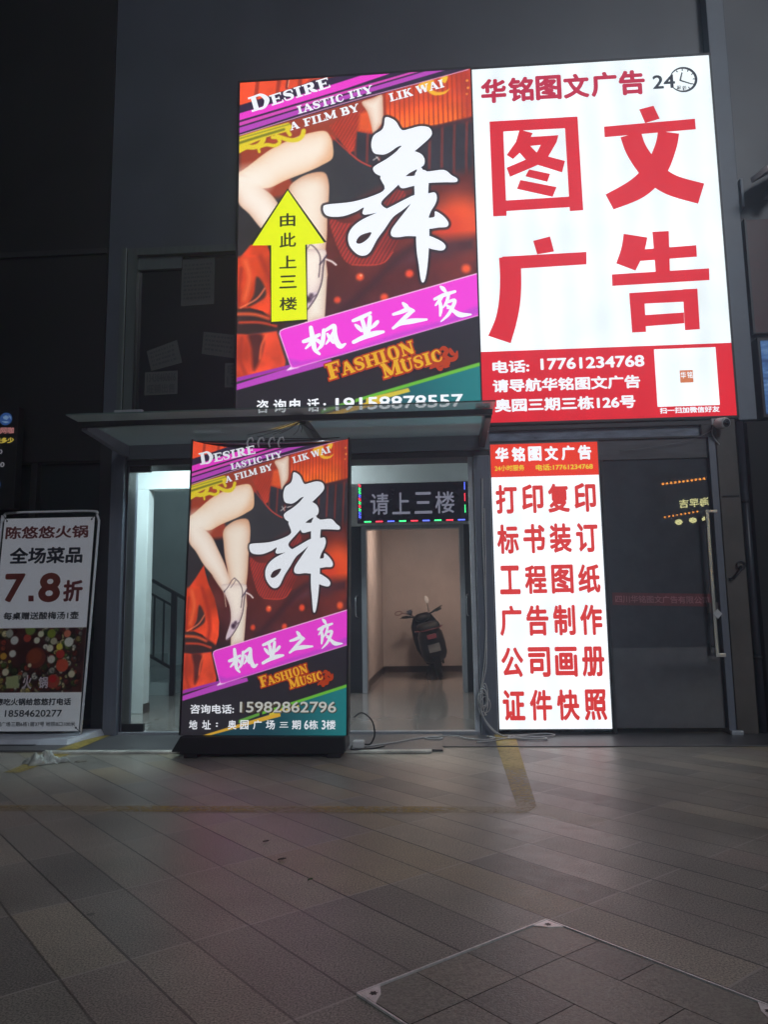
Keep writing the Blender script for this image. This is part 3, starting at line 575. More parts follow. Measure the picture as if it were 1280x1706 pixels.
# ---- 1. big lit poster over the canopy
pU = Panel((-1.763, 0, 6.057), (.427, 0, 6.057), (.427, 0, 2.656), (-1.763, 0, 2.656))
root = thing('light_box_sign', 'big lit dance poster with yellow arrow above the glass canopy', 'sign', (-.668, .06, 2.656), 'light boxes on the front wall')
sheet('printed_face', root, pU, ART, PW, PH, 340, 520, print_mat('backlit_poster_print', 1.30), (52, 50, 58), wu=WU)  # ground ink lightened for the glow veiling the upper poster
f = MB()
for a in ((-1.785, -1.763, 2.634, 6.079), (.427, .4335, 2.634, 6.079)): f.box(a[0], a[1], -.004, .14, a[2], a[3], BLACK)
f.box(-1.763, .427, -.004, .14, 6.057, 6.079, BLACK); f.box(-1.763, .427, -.004, .14, 2.634, 2.656, BLACK); f.box(-1.763, .427, .02, .14, 2.656, 6.057, BLACK)
f.build('frame', root)
WHITE_L = glow('lit_white_lettering', (236, 240, 246), 1.25)
mb = MB(); pU.top = .004
shape_mesh_wu(pU, mb, WHITE_L); mb.build('brush_character', root)
mb = MB(); poster_words(pU, mb, WHITE_L, WORDS_BIG)
for pts, wd in FENG: pU.brush(mb, pts, [x / 1000 for x in wd], WHITE_L)
pU.chars(mb, '咨询电话', [sq([(0.088,0.92),(0.137,0.921),(0.138,0.957),(0.089,0.956)]), sq([(0.157,0.92),(0.209,0.921),(0.211,0.957),(0.159,0.956)]), sq([(0.223,0.92),(0.273,0.921),(0.275,0.958),(0.225,0.957)]), sq([(0.296,0.921),(0.346,0.922),(0.347,0.958),(0.298,0.957)])], WHITE_L, .022)
pU.text(mb, ':', sq([(0.363,0.935),(0.374,0.935),(0.374,0.955),(0.363,0.955)]), WHITE_L, .02)
pU.text(mb, '19158878557', sq([(0.413,0.922),(0.929,0.923),(0.928,0.956),(0.413,0.957)]), WHITE_L, .02)
mb.build('lettering', root)
mb = MB(); RIM = glow('red_letter_rim', (196, 66, 30), .9); GOLD = glow('golden_lettering', (240, 182, 44), 1.0)
for mm, g in ((RIM, .014), (GOLD, 0)):
    slab(pU, mb, 'FASHION', *[(0.387,0.874),(0.743,0.808)], .118, mm, first=1.25, grow=g)
    slab(pU, mb, 'MUSIC', *[(0.613,0.875),(0.856,0.832)], .112, mm, first=1.2, grow=g)
for P in DRAGON: pU.brush(mb, P, [.02] + [.04] * (len(P) - 2) + [.012], RIM)
mb.build('title_lettering', root)
mb = MB(); YEL = glow('lit_yellow_print', (226, 238, 20), 1.2); INK = glow('dark_print', (44, 46, 30), 1.0)
ar = [(0.215,0.337),(0.371,0.494),(0.29,0.496),(0.297,0.706),(0.149,0.709),(0.146,0.493),(0.065,0.491)]
ce = np.mean(np.array(ar), 0)
pU.poly(mb, [tuple(np.array(p) + (np.array(p) - ce) / np.linalg.norm((np.array(p) - ce) * [2.19, 3.4]) * .022) for p in ar], INK)
pU.poly(mb, ar, YEL)
pU.chars(mb, '由此上三楼', [sq([(0.182,0.402),(0.248,0.404),(0.248,0.443),(0.182,0.44)]), sq([(0.181,0.458),(0.251,0.46),(0.251,0.502),(0.181,0.5)]), sq([(0.181,0.523),(0.253,0.526),(0.253,0.562),(0.181,0.56)]), sq([(0.181,0.58),(0.254,0.582),(0.254,0.618),(0.182,0.616)]), sq([(0.182,0.641),(0.256,0.643),(0.256,0.68),(0.182,0.678)])], INK, .018)
mb.build('arrow', root)

# ---- 2. big red and white sign
pR = Panel((.441, 0, 6.047), (2.604, 0, 6.047), (2.604, 0, 2.656), (.441, 0, 2.656))
root = thing('light_box_sign', 'big lit white sign with four huge red characters, right of the dance poster', 'sign', (1.52, .06, 2.656), 'light boxes on the front wall')
f = MB()
f.box(.4345, .441, -.004, .14, 2.634, 6.069, BLACK); f.box(2.604, 2.622, -.004, .14, 2.634, 6.069, BLACK)
f.box(.441, 2.604, -.004, .14, 6.047, 6.069, BLACK); f.box(.441, 2.604, -.004, .14, 2.634, 2.656, BLACK); f.box(.441, 2.604, .02, .14, 2.656, 6.047, BLACK)
f.build('frame', root)
LITW = glow('lit_white_sheet', (228, 237, 240), 1.36, 'FRONT', .12)
LITR = glow('lit_red_print', (228, 34, 50), 1.0, 'NONE', .04)
LITR2 = glow('lit_red_field', (226, 32, 48), 1.0, 'FRONT', .07)
mb = MB(); vb = sum(p[1] for p in [(0.0038,0.8107),(1.0008,0.8076)]) / 2
pR.top = 0; pR.poly(mb, [(0, 0), (1, 0), (1, vb), (0, vb)], LITW); mb.build('white_field', root)
mb = MB(); pR.poly(mb, [(0, vb), (1, vb), (1, 1), (0, 1)], LITR2); mb.build('red_field', root)
mb = MB(); pR.top = .003
for P in ([(0.0678,0.1586),(0.1249,0.1583),(0.1255,0.434),(0.0695,0.4341)], [(0.0678,0.1586),(0.4394,0.1585),(0.4397,0.1908),(0.0681,0.1899)], [(0.384,0.1582),(0.4394,0.1585),(0.4428,0.429),(0.3875,0.4297)], [(0.1233,0.3905),(0.3887,0.3883),(0.3883,0.4184),(0.1235,0.4208)],
          [(0.2268,0.3046),(0.313,0.3205),(0.3005,0.3429),(0.2099,0.3238)], [(0.1882,0.3338),(0.3378,0.3594),(0.3195,0.3865),(0.1729,0.3587)],
          [(0.6971,0.1481),(0.7571,0.1396),(0.7789,0.1785),(0.7179,0.1889)], [(0.547,0.1924),(0.9231,0.1842),(0.9235,0.2149),(0.5472,0.2233)],
          [(0.2309,0.5088),(0.3011,0.4984),(0.3148,0.5412),(0.2452,0.5472)], [(0.1004,0.5491),(0.4468,0.5465),(0.4442,0.5809),(0.0993,0.5856)],
          [(0.7184,0.4992),(0.7847,0.4988),(0.7781,0.6114),(0.7212,0.6128)], [(0.6412,0.5475),(0.8905,0.5416),(0.8899,0.5733),(0.6402,0.5787)], [(0.5447,0.612),(0.9346,0.6068),(0.9329,0.6388),(0.5439,0.6436)],
          [(0.6099,0.6652),(0.6695,0.6645),(0.6676,0.772),(0.6121,0.7724)], [(0.6099,0.6652),(0.8824,0.6607),(0.8815,0.6943),(0.6099,0.696)], [(0.8243,0.6609),(0.8824,0.6607),(0.8805,0.7702),(0.8218,0.7717)], [(0.6611,0.7268),(0.8223,0.7238),(0.8211,0.7529),(0.6601,0.7572)]):
    pR.poly(mb, P, LITR)
pR.poly(mb, [(0.194,0.1877),(0.2489,0.2001),(0.239,0.2107),(0.3555,0.2101),(0.3468,0.2297),(0.309,0.2706),(0.3777,0.2859),(0.3635,0.3185),(0.2643,0.2932),(0.1454,0.3234),(0.1331,0.2967),(0.2147,0.2761),(0.19,0.2553),(0.1613,0.2722),(0.1351,0.2596),(0.1762,0.2232)], LITR, [[(0.2355,0.237),(0.28,0.2355),(0.262,0.2573)]])
for pts, wd in (([(0.6551,0.2198),(0.677,0.2691),(0.7321,0.3281),(0.8071,0.3697),(0.9253,0.3988)], (.19, .19, .2, .2, .2)), ([(0.8111,0.2194),(0.7953,0.2608),(0.7506,0.3224),(0.6721,0.3737),(0.5519,0.4096)], (.19, .19, .2, .2, .16)),
                ([(0.131,0.5513),(0.1324,0.608),(0.1252,0.6702),(0.1074,0.7255),(0.077,0.7776)], (.19, .19, .19, .19, .21)), ([(0.6493,0.5076),(0.6339,0.5479),(0.6026,0.5932)], (.21, .2, .18))):
    # flat-ended strokes
    P = np.array(spline(pts, 6)) * [pR.w, pR.h]; W_ = np.array([q[0] for q in spline([(x,) for x in wd], 6)]) / 2
    T = np.gradient(P, axis=0); T /= np.linalg.norm(T, axis=1)[:, None]; Nn = np.stack([-T[:, 1], T[:, 0]], 1)
    pR.poly(mb, [tuple(p / [pR.w, pR.h]) for p in list(P + Nn * W_[:, None]) + list(P - Nn * W_[:, None])[::-1]], LITR)
mb.build('large_lettering', root)
mb = MB(); LITR3 = glow('lit_crimson_print', (200, 34, 70), 1.0)
hb = [(0.0366,0.0291),(0.7303,0.0351),(0.7257,0.1053),(0.0339,0.1049)]
(u0, v0), (u1, v1) = sq(hb)
cw = (u1 - u0) / 6.35
pR.chars(mb, '华铭图文广告', [[(u0 + i * (u1 - u0 - cw) / 5, v0), (u0 + i * (u1 - u0 - cw) / 5 + cw, v1)] for i in range(6)], LITR3, .042)
mb.build('heading_lettering', root)
mb = MB(); DK = glow('dark_grey_print', (52, 56, 66), 1.0)
pR.text(mb, '24', sq([(0.761,0.0508),(0.8532,0.0521),(0.851,0.0924),(0.7581,0.0911)]), DK, .022)
cx, cy = [(0.8852,0.0691)][0]; rr = .117
arc = [(cx + rr / pR.w * math.cos(a), cy + rr / pR.h * math.sin(a)) for a in np.linspace(math.radians(-148), math.radians(140), 40)]
pR.brush(mb, arc, [.010 + .014 * math.sin(math.pi * i / 39) for i in range(40)], DK, 2)
for i in range(12):
    a = i * math.pi / 6
    if 0 < i < 5 or i in (6, 7) : pass
    if i in (5, 6, 7) : continue
    pR.brush(mb, [(cx + rr * q / pR.w * math.cos(a), cy + rr * q / pR.h * math.sin(a)) for q in (.78, .88)], [.010, .010], DK, 1)
pR.brush(mb, [(0.8732,0.0712),(0.8827,0.0495)], [.014, .012], DK, 2); pR.brush(mb, [(0.8732,0.0712),(0.9192,0.0836)], [.014, .011], DK, 2)
pR.chars(mb, '服务', [sq([(0.8571,0.0861),(0.8752,0.0869),(0.8741,0.0979),(0.856,0.0971)]), sq([(0.8788,0.087),(0.8987,0.0879),(0.8976,0.0988),(0.8777,0.098)])], DK, .01)
mb.build('clock_emblem', root)
mb = MB(); pR.top = .003
pR.text(mb, '电话:', sq([(0.0447,0.8355),(0.1942,0.8342),(0.1939,0.8682),(0.0448,0.8695)]), WHITE_L, .035)
pR.text(mb, '17761234768', sq([(0.2395,0.8353),(0.6542,0.8309),(0.6531,0.8621),(0.2393,0.8662)]), WHITE_L, .03)
pR.text(mb, '请导航华铭图文广告', sq([(0.0419,0.8888),(0.6335,0.8814),(0.632,0.9178),(0.0438,0.9233)]), WHITE_L, .035)
pR.text(mb, '奥园三期三栋126号', sq([(0.0484,0.9402),(0.6101,0.9345),(0.6086,0.9706),(0.0484,0.9749)]), WHITE_L, .035)
pR.text(mb, '扫一扫加微信好友', sq([(0.7017,0.9744),(0.9347,0.974),(0.9346,0.9904),(0.702,0.9897)]), WHITE_L, .035)
mb.build('address_lettering', root)
mb = MB(); qa, qb = sq([(0.6926,0.8198),(0.9361,0.8192),(0.9367,0.9711),(0.6958,0.9725)])
pR.poly(mb, [qa, (qb[0], qa[1]), qb, (qa[0], qb[1])], LITW); mb.build('blank_white_square', root)
mb = MB(); OR_ = glow('orange_stamp', (226, 130, 84), .95)
qm = sq([(0.7905,0.8785),(0.8418,0.8773),(0.8402,0.9094),(0.7889,0.9118)])
pR.poly(mb, [qm[0], (qm[1][0], qm[0][1]), qm[1], (qm[0][0], qm[1][1])], OR_)
hq = (qm[1][0] - qm[0][0]) / 2; vq = (qm[1][1] - qm[0][1])
for k, ch in enumerate('华铭'): pR.text(mb, ch, [(qm[0][0] + k * hq + hq * .1, qm[0][1] + vq * .12), (qm[0][0] + k * hq + hq * .92, qm[0][1] + vq * .66)], WHITE_L, .02)
mb.build('orange_stamp', root)

# ---- 3. tall lit banner beside the shop door
pB = Panel((.495, 0, 2.461), (1.414, 0, 2.461), (1.414, 0, .052), (.495, 0, .052))
root = thing('light_box_sign', 'tall narrow lit white sign with six rows of red characters, beside the dark shop door', 'sign', (.955, .04, .052), 'light boxes on the front wall')
mb = MB(); pB.top = 0; vb = sum(p[1] for p in [(0.0004,0.1185),(0.9818,0.1218)]) / 2
LITW2 = glow('lit_white_banner', (232, 238, 242), 1.38, 'FRONT', .10); LITO = glow('lit_orange_red_field', (238, 58, 36), 1.0, 'NONE', .04); LITR4 = glow('lit_red_banner_print', (222, 56, 54), 1.0)
pB.poly(mb, [(0, vb), (1, vb), (1, 1), (0, 1)], LITW2); mb.build('white_field', root)
mb = MB(); pB.poly(mb, [(0, 0), (1, 0), (1, vb), (0, vb)], LITO); mb.build('red_field', root)
f = MB()
f.box(.485, .495, -.004, .09, .042, 2.471, FRAME); f.box(1.414, 1.424, -.004, .09, .042, 2.471, FRAME); f.box(.495, 1.414, -.004, .09, 2.461, 2.471, FRAME); f.box(.495, 1.414, -.004, .09, .042, .052, FRAME); f.box(.495, 1.414, .02, .09, .052, 2.461, FRAME)
f.build('frame', root)
mb = MB(); pB.top = .003
(u0, v0), (u1, v1) = sq([(0.0439,0.0121),(0.9425,0.01),(0.9406,0.0635),(0.0444,0.066)]); cw = (u1 - u0) / 7.2
pB.chars(mb, '华铭图文广告', [[(u0 + i * (u1 - u0 - cw) / 5, v0), (u0 + i * (u1 - u0 - cw) / 5 + cw, v1)] for i in range(6)], WHITE_L, .045)
YL = glow('lit_yellow_lettering', (244, 214, 60), 1.0)
pB.text(mb, '24小时服务', sq([(0.0349,0.0766),(0.314,0.0769),(0.3118,0.0983),(0.0364,0.0981)]), YL, .02)
pB.text(mb, '电话:17761234768', sq([(0.4198,0.0767),(0.9488,0.0783),(0.9475,0.1009),(0.4191,0.0994)]), YL, .025)
mb.build('heading_lettering', root)
rows = ('打印复印', '标书装订', '工程图纸', '广告制作', '公司画册', '证件快照')
cols = sq([(0.0323,0.1455),(0.9476,0.1512),(0.9407,0.2551),(0.0434,0.2517)]), sq([(0.0333,0.2892),(0.9588,0.2944),(0.945,0.3981),(0.0274,0.3951)]), sq([(0.0338,0.4367),(0.9693,0.4394),(0.9623,0.5403),(0.0281,0.5385)]), sq([(0.0414,0.5783),(0.9671,0.5784),(0.9529,0.6829),(0.0351,0.685)]), sq([(0.0351,0.7222),(0.9736,0.723),(0.9629,0.8248),(0.0291,0.8255)]), sq([(0.0385,0.8678),(0.9831,0.8668),(0.972,0.9707),(0.0322,0.9727)])
mb = MB()
ul = np.mean([c[0][0] for c in cols]); ur = np.mean([c[1][0] for c in cols]); cw = (ur - ul) / 4.62
for t, c in zip(rows, cols):
    pB.chars(mb, t, [[(ul + i * (ur - ul - cw) / 3 + (.012 if ch in '工' else 0), c[0][1]), (ul + i * (ur - ul - cw) / 3 + cw, c[1][1])] for i, ch in enumerate(t)], LITR4, .034)
mb.build('row_lettering', root)

# ---- 4. the free-standing lit poster on its black foot
LT, RT, RB, LB = (-1.863, -.87, 2.373), (-.652, -.87, 2.351), (-.672, -.95, .151), (-1.886, -.95, .156)
pL = Panel(LT, RT, RB, LB)
root = thing('light_box_sign', 'free-standing dance poster light box on a black foot, sagging top edge', 'sign', (-1.27, -.9, 0))
sag = lambda u: .004 + .034 * (1 - np.abs(2 * u - 1) ** 2.2) * (1 - .25 * u)
art2 = [op for op in ART]
du, dv = .022, -.010
sheet('printed_face', root, pL, art2, PW, PH, 300, 520, print_mat('fabric_poster_print', .98), (36, 32, 40), top=sag, wu=[[(a + du, b + dv) for a, b in P] for P in WU])
WHITE_D = glow('dim_white_lettering', (204, 208, 214), 1.25)
mb = MB(); pL.top = .004
shape_mesh_wu(pL, mb, WHITE_D, du, dv); mb.build('brush_character', root)
mb = MB(); sc = pL.h / 3.4
poster_words(pL, mb, WHITE_D, WORDS_SMALL)
for pts, wd in FENG: pL.brush(mb, [(a + .004, b - .004) for a, b in pts], [x / 1000 * sc * .95 for x in wd], WHITE_D)
pL.text(mb, '咨询电话:', sq([(0.056,0.902),(0.324,0.9),(0.325,0.93),(0.058,0.931)]), WHITE_D, .02)
xs_ = [(138,190),(220,275),(306,320),(382,436),(460,512),(540,594),(620,676),(705,760),(783,838),(860,886),(888,946),(968,992),(996,1055)]
uvx = [(0.054,0.966),(0.105,0.966),(0.134,0.966),(0.187,0.966),(0.217,0.966),(0.231,0.966),(0.291,0.966),(0.343,0.966),(0.366,0.966),(0.416,0.966),(0.444,0.966),(0.496,0.966),(0.521,0.966),(0.575,0.966),(0.603,0.966),(0.656,0.966),(0.678,0.966),(0.731,0.966),(0.752,0.966),(0.777,0.966),(0.779,0.966),(0.834,0.966),(0.856,0.966),(0.879,0.966),(0.882,0.966),(0.939,0.966)]
va, vb2 = [(0.501,0.951)][0][1], [(0.502,0.98)][0][1]
for i, ch in enumerate('地址:奥园广场三期6栋3楼'):
    e = .006 if ch == '三' else 0; t0 = .008 if ch == ':' else 0
    pL.text(mb, ch, [(uvx[2 * i][0], va + e + t0), (uvx[2 * i + 1][0], vb2 - e - t0)], WHITE_D, .018)
mb.build('lettering', root)
mb = MB(); SILV = glow('silver_digit_print', (188, 190, 184), .9); SHD = glow('brown_digit_shade', (74, 66, 52), .9)
bxs = sq([(0.36,0.892),(0.941,0.892),(0.941,0.925),(0.362,0.928)])
pL.text(mb, '15982862796', [(bxs[0][0] + .006, bxs[0][1] + .002), (bxs[1][0] + .006, bxs[1][1] + .003)], SHD, .05)
pL.text(mb, '15982862796', bxs, SILV, .012); mb.build('phone_digits', root)
mb = MB(); RIM2 = glow('dim_red_rim', (176, 60, 26), .8); GOLD2 = glow('dim_golden_lettering', (226, 164, 44), .9)
for mm, g in ((RIM2, .009), (GOLD2, 0)):
    slab(pL, mb, 'FASHION', *[(0.488,0.847),(0.774,0.797)], .062, mm, first=1.25, grow=g)
    slab(pL, mb, 'MUSIC', *[(0.667,0.851),(0.866,0.819)], .060, mm, first=1.2, grow=g)
ox, oy = [(0.883,0.816)][0]; bx0, by0 = [(0.864,0.825)][0]
for P in DRAGON: pL.brush(mb, [(ox + (a - bx0) * .8, oy + (b - by0) * .8) for a, b in P], [.012] + [.024] * (len(P) - 2) + [.008], RIM2)
mb.build('title_lettering', root)
mb = MB()
Lp = lambda u, v, d: pL.pt(u, v, d)
for (u0, u1) in ((-.012, 0), (1, 1.010)):
    mb.hexa([Lp(u0, -.002, .004), Lp(u1, -.002, .004), Lp(u1, 1, .004), Lp(u0, 1, .004)], [Lp(u0, -.002, -.14), Lp(u1, -.002, -.14), Lp(u1, 1, -.14), Lp(u0, 1, -.14)], BLACK)
mb.hexa([Lp(0, .0, -.03), Lp(1, .0, -.03), Lp(1, 1, -.03), Lp(0, 1, -.03)], [Lp(0, .0, -.14), Lp(1, .0, -.14), Lp(1, 1, -.14), Lp(0, 1, -.14)], BLACK)
mb.build('case', root)
mb = MB(); CHROME = mat('bright_steel', (.55, .56, .6), .22, 1.0, vary=.05)
mb.tube([Lp(.01, .006, -.02), Lp(.25, .012, -.02), Lp(.5, .013, -.02), Lp(.75, .010, -.02), Lp(.99, .004, -.02)], .010, CHROME)
mb.build('top_rail', root)
TUBEW = mat('hook_highlight_white', (.75, .76, .8), .35)  # whitish highlights on the hooks are put into the colour
for u in (.36, .43, .50, .56):
    mb = MB(); mb.tube([Lp(u, .030, .002), Lp(u - .008, .014, .006), Lp(u + .004, -.002, .006), Lp(u + .02, -.006, 0), Lp(u + .026, .004, -.02)], .0075, TUBEW, 6); mb.build('hook', root)
mb = MB()
mb.box(-1.876, -.684, -1.0, -.70, 0.03, .15, BLACK)
mb.hexa([(-1.94, -1.0, .045), (-.672, -1.0, .045), (-.672, -.72, .045), (-1.94, -.72, .045)], [(-1.88, -.985, .151), (-.676, -.985, .151), (-.676, -.74, .151), (-1.88, -.74, .151)], BLACK)
for x in (-1.8, -.76): mb.box(x - .05, x + .05, -.99, -.83, 0, .031, BLACK)
mb.build('foot', root, .006)

# ---- 5. hot-pot stand: steel hoop, printed cloth, white foot tray
ST = [(-3.796, -.12, 1.892), (-2.976, -.12, 1.892), (-2.971, -.28, .091), (-3.791, -.28, .091)]
pS = Panel(*ST)
root = thing('banner_stand', 'white cloth hot-pot menu banner in a thin white metal hoop at the left edge', 'banner stand', (-3.38, -.25, 0))
TUBE = mat('white_powder_coated_tube', (.62, .63, .68), .4, .1, vary=.05)
mb = MB(); q = []
for a, b in ((-.04, 1.035), (-.04, .06), (-.035, .02), (-.01, -.012), (.03, -.03), (.5, -.032), (.97, -.03), (1.012, -.012), (1.038, .02), (1.04, .06), (1.03, .5), (1.012, 1.03)): q.append(pS.pt(a, b, -.012))
mb.tube(spline(q, 4), .011, TUBE, 8); mb.build('hoop', root)
food = [('p', (70, 34, 30), [(0, .40), (1, .40), (1, .9), (0, .9)], dict(soft=.002, noise=.5)),]
fr = random.Random(5)
pal = ((206, 196, 170), (150, 56, 40), (110, 130, 60), (200, 176, 96), (90, 40, 34), (216, 210, 196), (150, 74, 50), (70, 84, 40), (216, 200, 150), (110, 40, 34))
PT, PB = [(0.5608,0.5312)][0][1], [(0.6202,0.8269)][0][1]
for i in range(420):
    u, v = fr.uniform(0, .95), fr.uniform(PT, PB)
    if (u - .36) ** 2 * .67 + ((v - .62) * 2.2) ** 2 * .9 < .032: continue
    c = np.array(pal[fr.randrange(10)]) * fr.uniform(.55, 1.0); r = fr.uniform(.008, .030)
    food.append(('d', tuple(c * .4), [(u, v)], r * 1.15, .006)); food.append(('d', tuple(c), [(u - .004, v - .002)], r * .86, .005))
    for q in range(9): food.append(('d', tuple(c * fr.uniform(.35, 1.25)), [(u + fr.uniform(-.6, .6) * r, v + fr.uniform(-.3, .3) * r)], r * .22, .004))
for (u0_, v0_, r_, c) in ((0.4839,0.6696,0.0977,(58,26,24)),(0.4839,0.6696,0.0866,(104,44,30)),(0.4711,0.6626,0.0611,(128,58,34)),(0.7722,0.7055,0.0533,(190,74,48)),(0.743,0.6534,0.0377,(170,44,34)),(0.6512,0.6773,0.0333,(196,192,182)),(0.6283,0.6264,0.0289,(206,200,178)),(0.4801,0.5892,0.0266,(206,206,184)),(0.5179,0.5599,0.0266,(200,200,170)),(0.6622,0.5937,0.0300,(170,164,140)),(0.727,0.6199,0.0278,(206,192,70)),(0.2322,0.6496,0.0300,(196,196,186)),(0.1374,0.661,0.0289,(190,140,50)),(0.631,0.5584,0.0377,(120,132,44)),(0.8243,0.5981,0.0400,(206,206,196)),(0.801,0.5594,0.0311,(196,110,84)),(0.8786,0.7452,0.0289,(200,190,160)),(0.6869,0.7773,0.0577,(150,60,46)),(0.6849,0.7671,0.0289,(176,30,30)),(0.1752,0.7341,0.0300,(196,186,160)),(0.4266,0.704,0.0167,(200,190,160)),(0.2395,0.588,0.0355,(190,190,186)),(0.3756,0.5781,0.0333,(160,60,44)),(0.3999,0.5395,0.0444,(104,120,54)),(0.1786,0.5559,0.0333,(150,150,140))):
    food.append(('d', c, [(u0_, v0_)], r_, .007))
food.append(('p', (150, 156, 110), [(0.1848,0.7549),(0.3158,0.7498),(0.3363,0.8069),(0.2002,0.8085)], dict(soft=.006)))
food.append(('p', (240, 240, 246), [(-.1, -.1), (1.1, -.1), (1.1, PT), (-.1, PT)], dict(soft=.002)))
food.append(('p', (236, 238, 242), [(-.1, PB), (1.1, PB), (1.1, 1.1), (-.1, 1.1)], dict(soft=.002)))
sheet('printed_cloth', root, pS, food, .82, 1.808, 220, 480, print_mat('cloth_print', 0), (228, 228, 232))
MAR = mat('maroon_print', (.13, .012, .012), .5); NAV = mat('navy_print', (.012, .014, .025), .5); BRK = mat('brick_red_print', (.15, .022, .012), .5)
mb = MB(); pS.top = .004
pS.text(mb, '陈悠悠火锅', sq([(0.0207,0.0358),(0.938,0.0436),(0.9437,0.1055),(0.0352,0.099)]), MAR, .028)
pS.text(mb, '全场菜品', sq([(0.0885,0.142),(0.8914,0.1472),(0.9054,0.2267),(0.1067,0.2229)]), NAV, .032)
pS.text(mb, '7', sq([(0.0577,0.2709),(0.2803,0.2713),(0.3097,0.4078),(0.0894,0.4091)]), BRK, .03)
pS.poly(mb, [(0.346,0.3778),(0.402,0.3782),(0.4077,0.4056),(0.3518,0.4052)], MAR)
pS.text(mb, '8', sq([(0.4355,0.2696),(0.6731,0.2701),(0.6999,0.4105),(0.4647,0.4117)]), BRK, .034)
pS.text(mb, '折', sq([(0.7097,0.3067),(0.9195,0.3069),(0.9374,0.4092),(0.729,0.4092)]), MAR, .036)
pS.text(mb, '每桌赠送酸梅汤1壶', sq([(0.0931,0.4537),(0.9038,0.4575),(0.9101,0.493),(0.1014,0.4902)]), NAV, .02)
pS.text(mb, '想吃火锅给悠悠打电话', sq([(0.1014,0.8533),(0.8952,0.8529),(0.901,0.8847),(0.1088,0.8846)]), NAV, .028)
pS.text(mb, '18584620277', sq([(0.2111,0.9052),(0.8101,0.9053),(0.8157,0.9349),(0.2182,0.9362)]), NAV, .012)
pS.text(mb, '奥园广场三期6栋1层37号 地铁B口100米', sq([(0.0828,0.9575),(0.9569,0.9579),(0.9606,0.9779),(0.0879,0.979)]), NAV, .008)
PINK = mat('pale_pink_print', (.5, .42, .48), .5)
pS.text(mb, '火', sq([(0.3635,0.7473),(0.4599,0.7477),(0.4735,0.8121),(0.3774,0.8118)]), PINK, .03); pS.text(mb, '锅', sq([(0.5339,0.7562),(0.6349,0.7566),(0.6452,0.8086),(0.5446,0.8083)]), PINK, .03)
mb.build('lettering', root)
for u, v in ((.03, .012), (.968, .012), (.968, .985)):
    mb = MB(); mb.tube([pS.pt(u, v, .003), pS.pt(u, v, .006)], .008, BLACK, 10); mb.build('eyelet', root)
    mb = MB(); uu = -.02 if u < .5 else 1.02; mb.tube([pS.pt(u, v, .006), pS.pt(uu, v + (-.03 if v < .5 else .02), 0)], .003, BLACK, 5); mb.build('tie', root)
mb = MB(); PL = mat('white_plastic_tray', (.52, .54, .62), .45, vary=.06)
mb.hexa([(-3.86, -.50, .012), (-2.96, -.50, .012), (-2.86, -.02, .012), (-3.86, -.02, .012)], [(-3.86, -.44, .05), (-2.985, -.44, .05), (-2.885, -.04, .075), (-3.86, -.04, .075)], PL)
mb.build('foot_tray', root, .006)
mb = MB(); mb.box(-3.86, -3.22, -.53, -.40, .0, .02, BLACK); mb.build('rubber_foot', root, .003)
mb = MB(); mb.box(-3.15, -3.02, -.50, -.2, 0, .012, BLACK); mb.build('rubber_foot', root, .003)

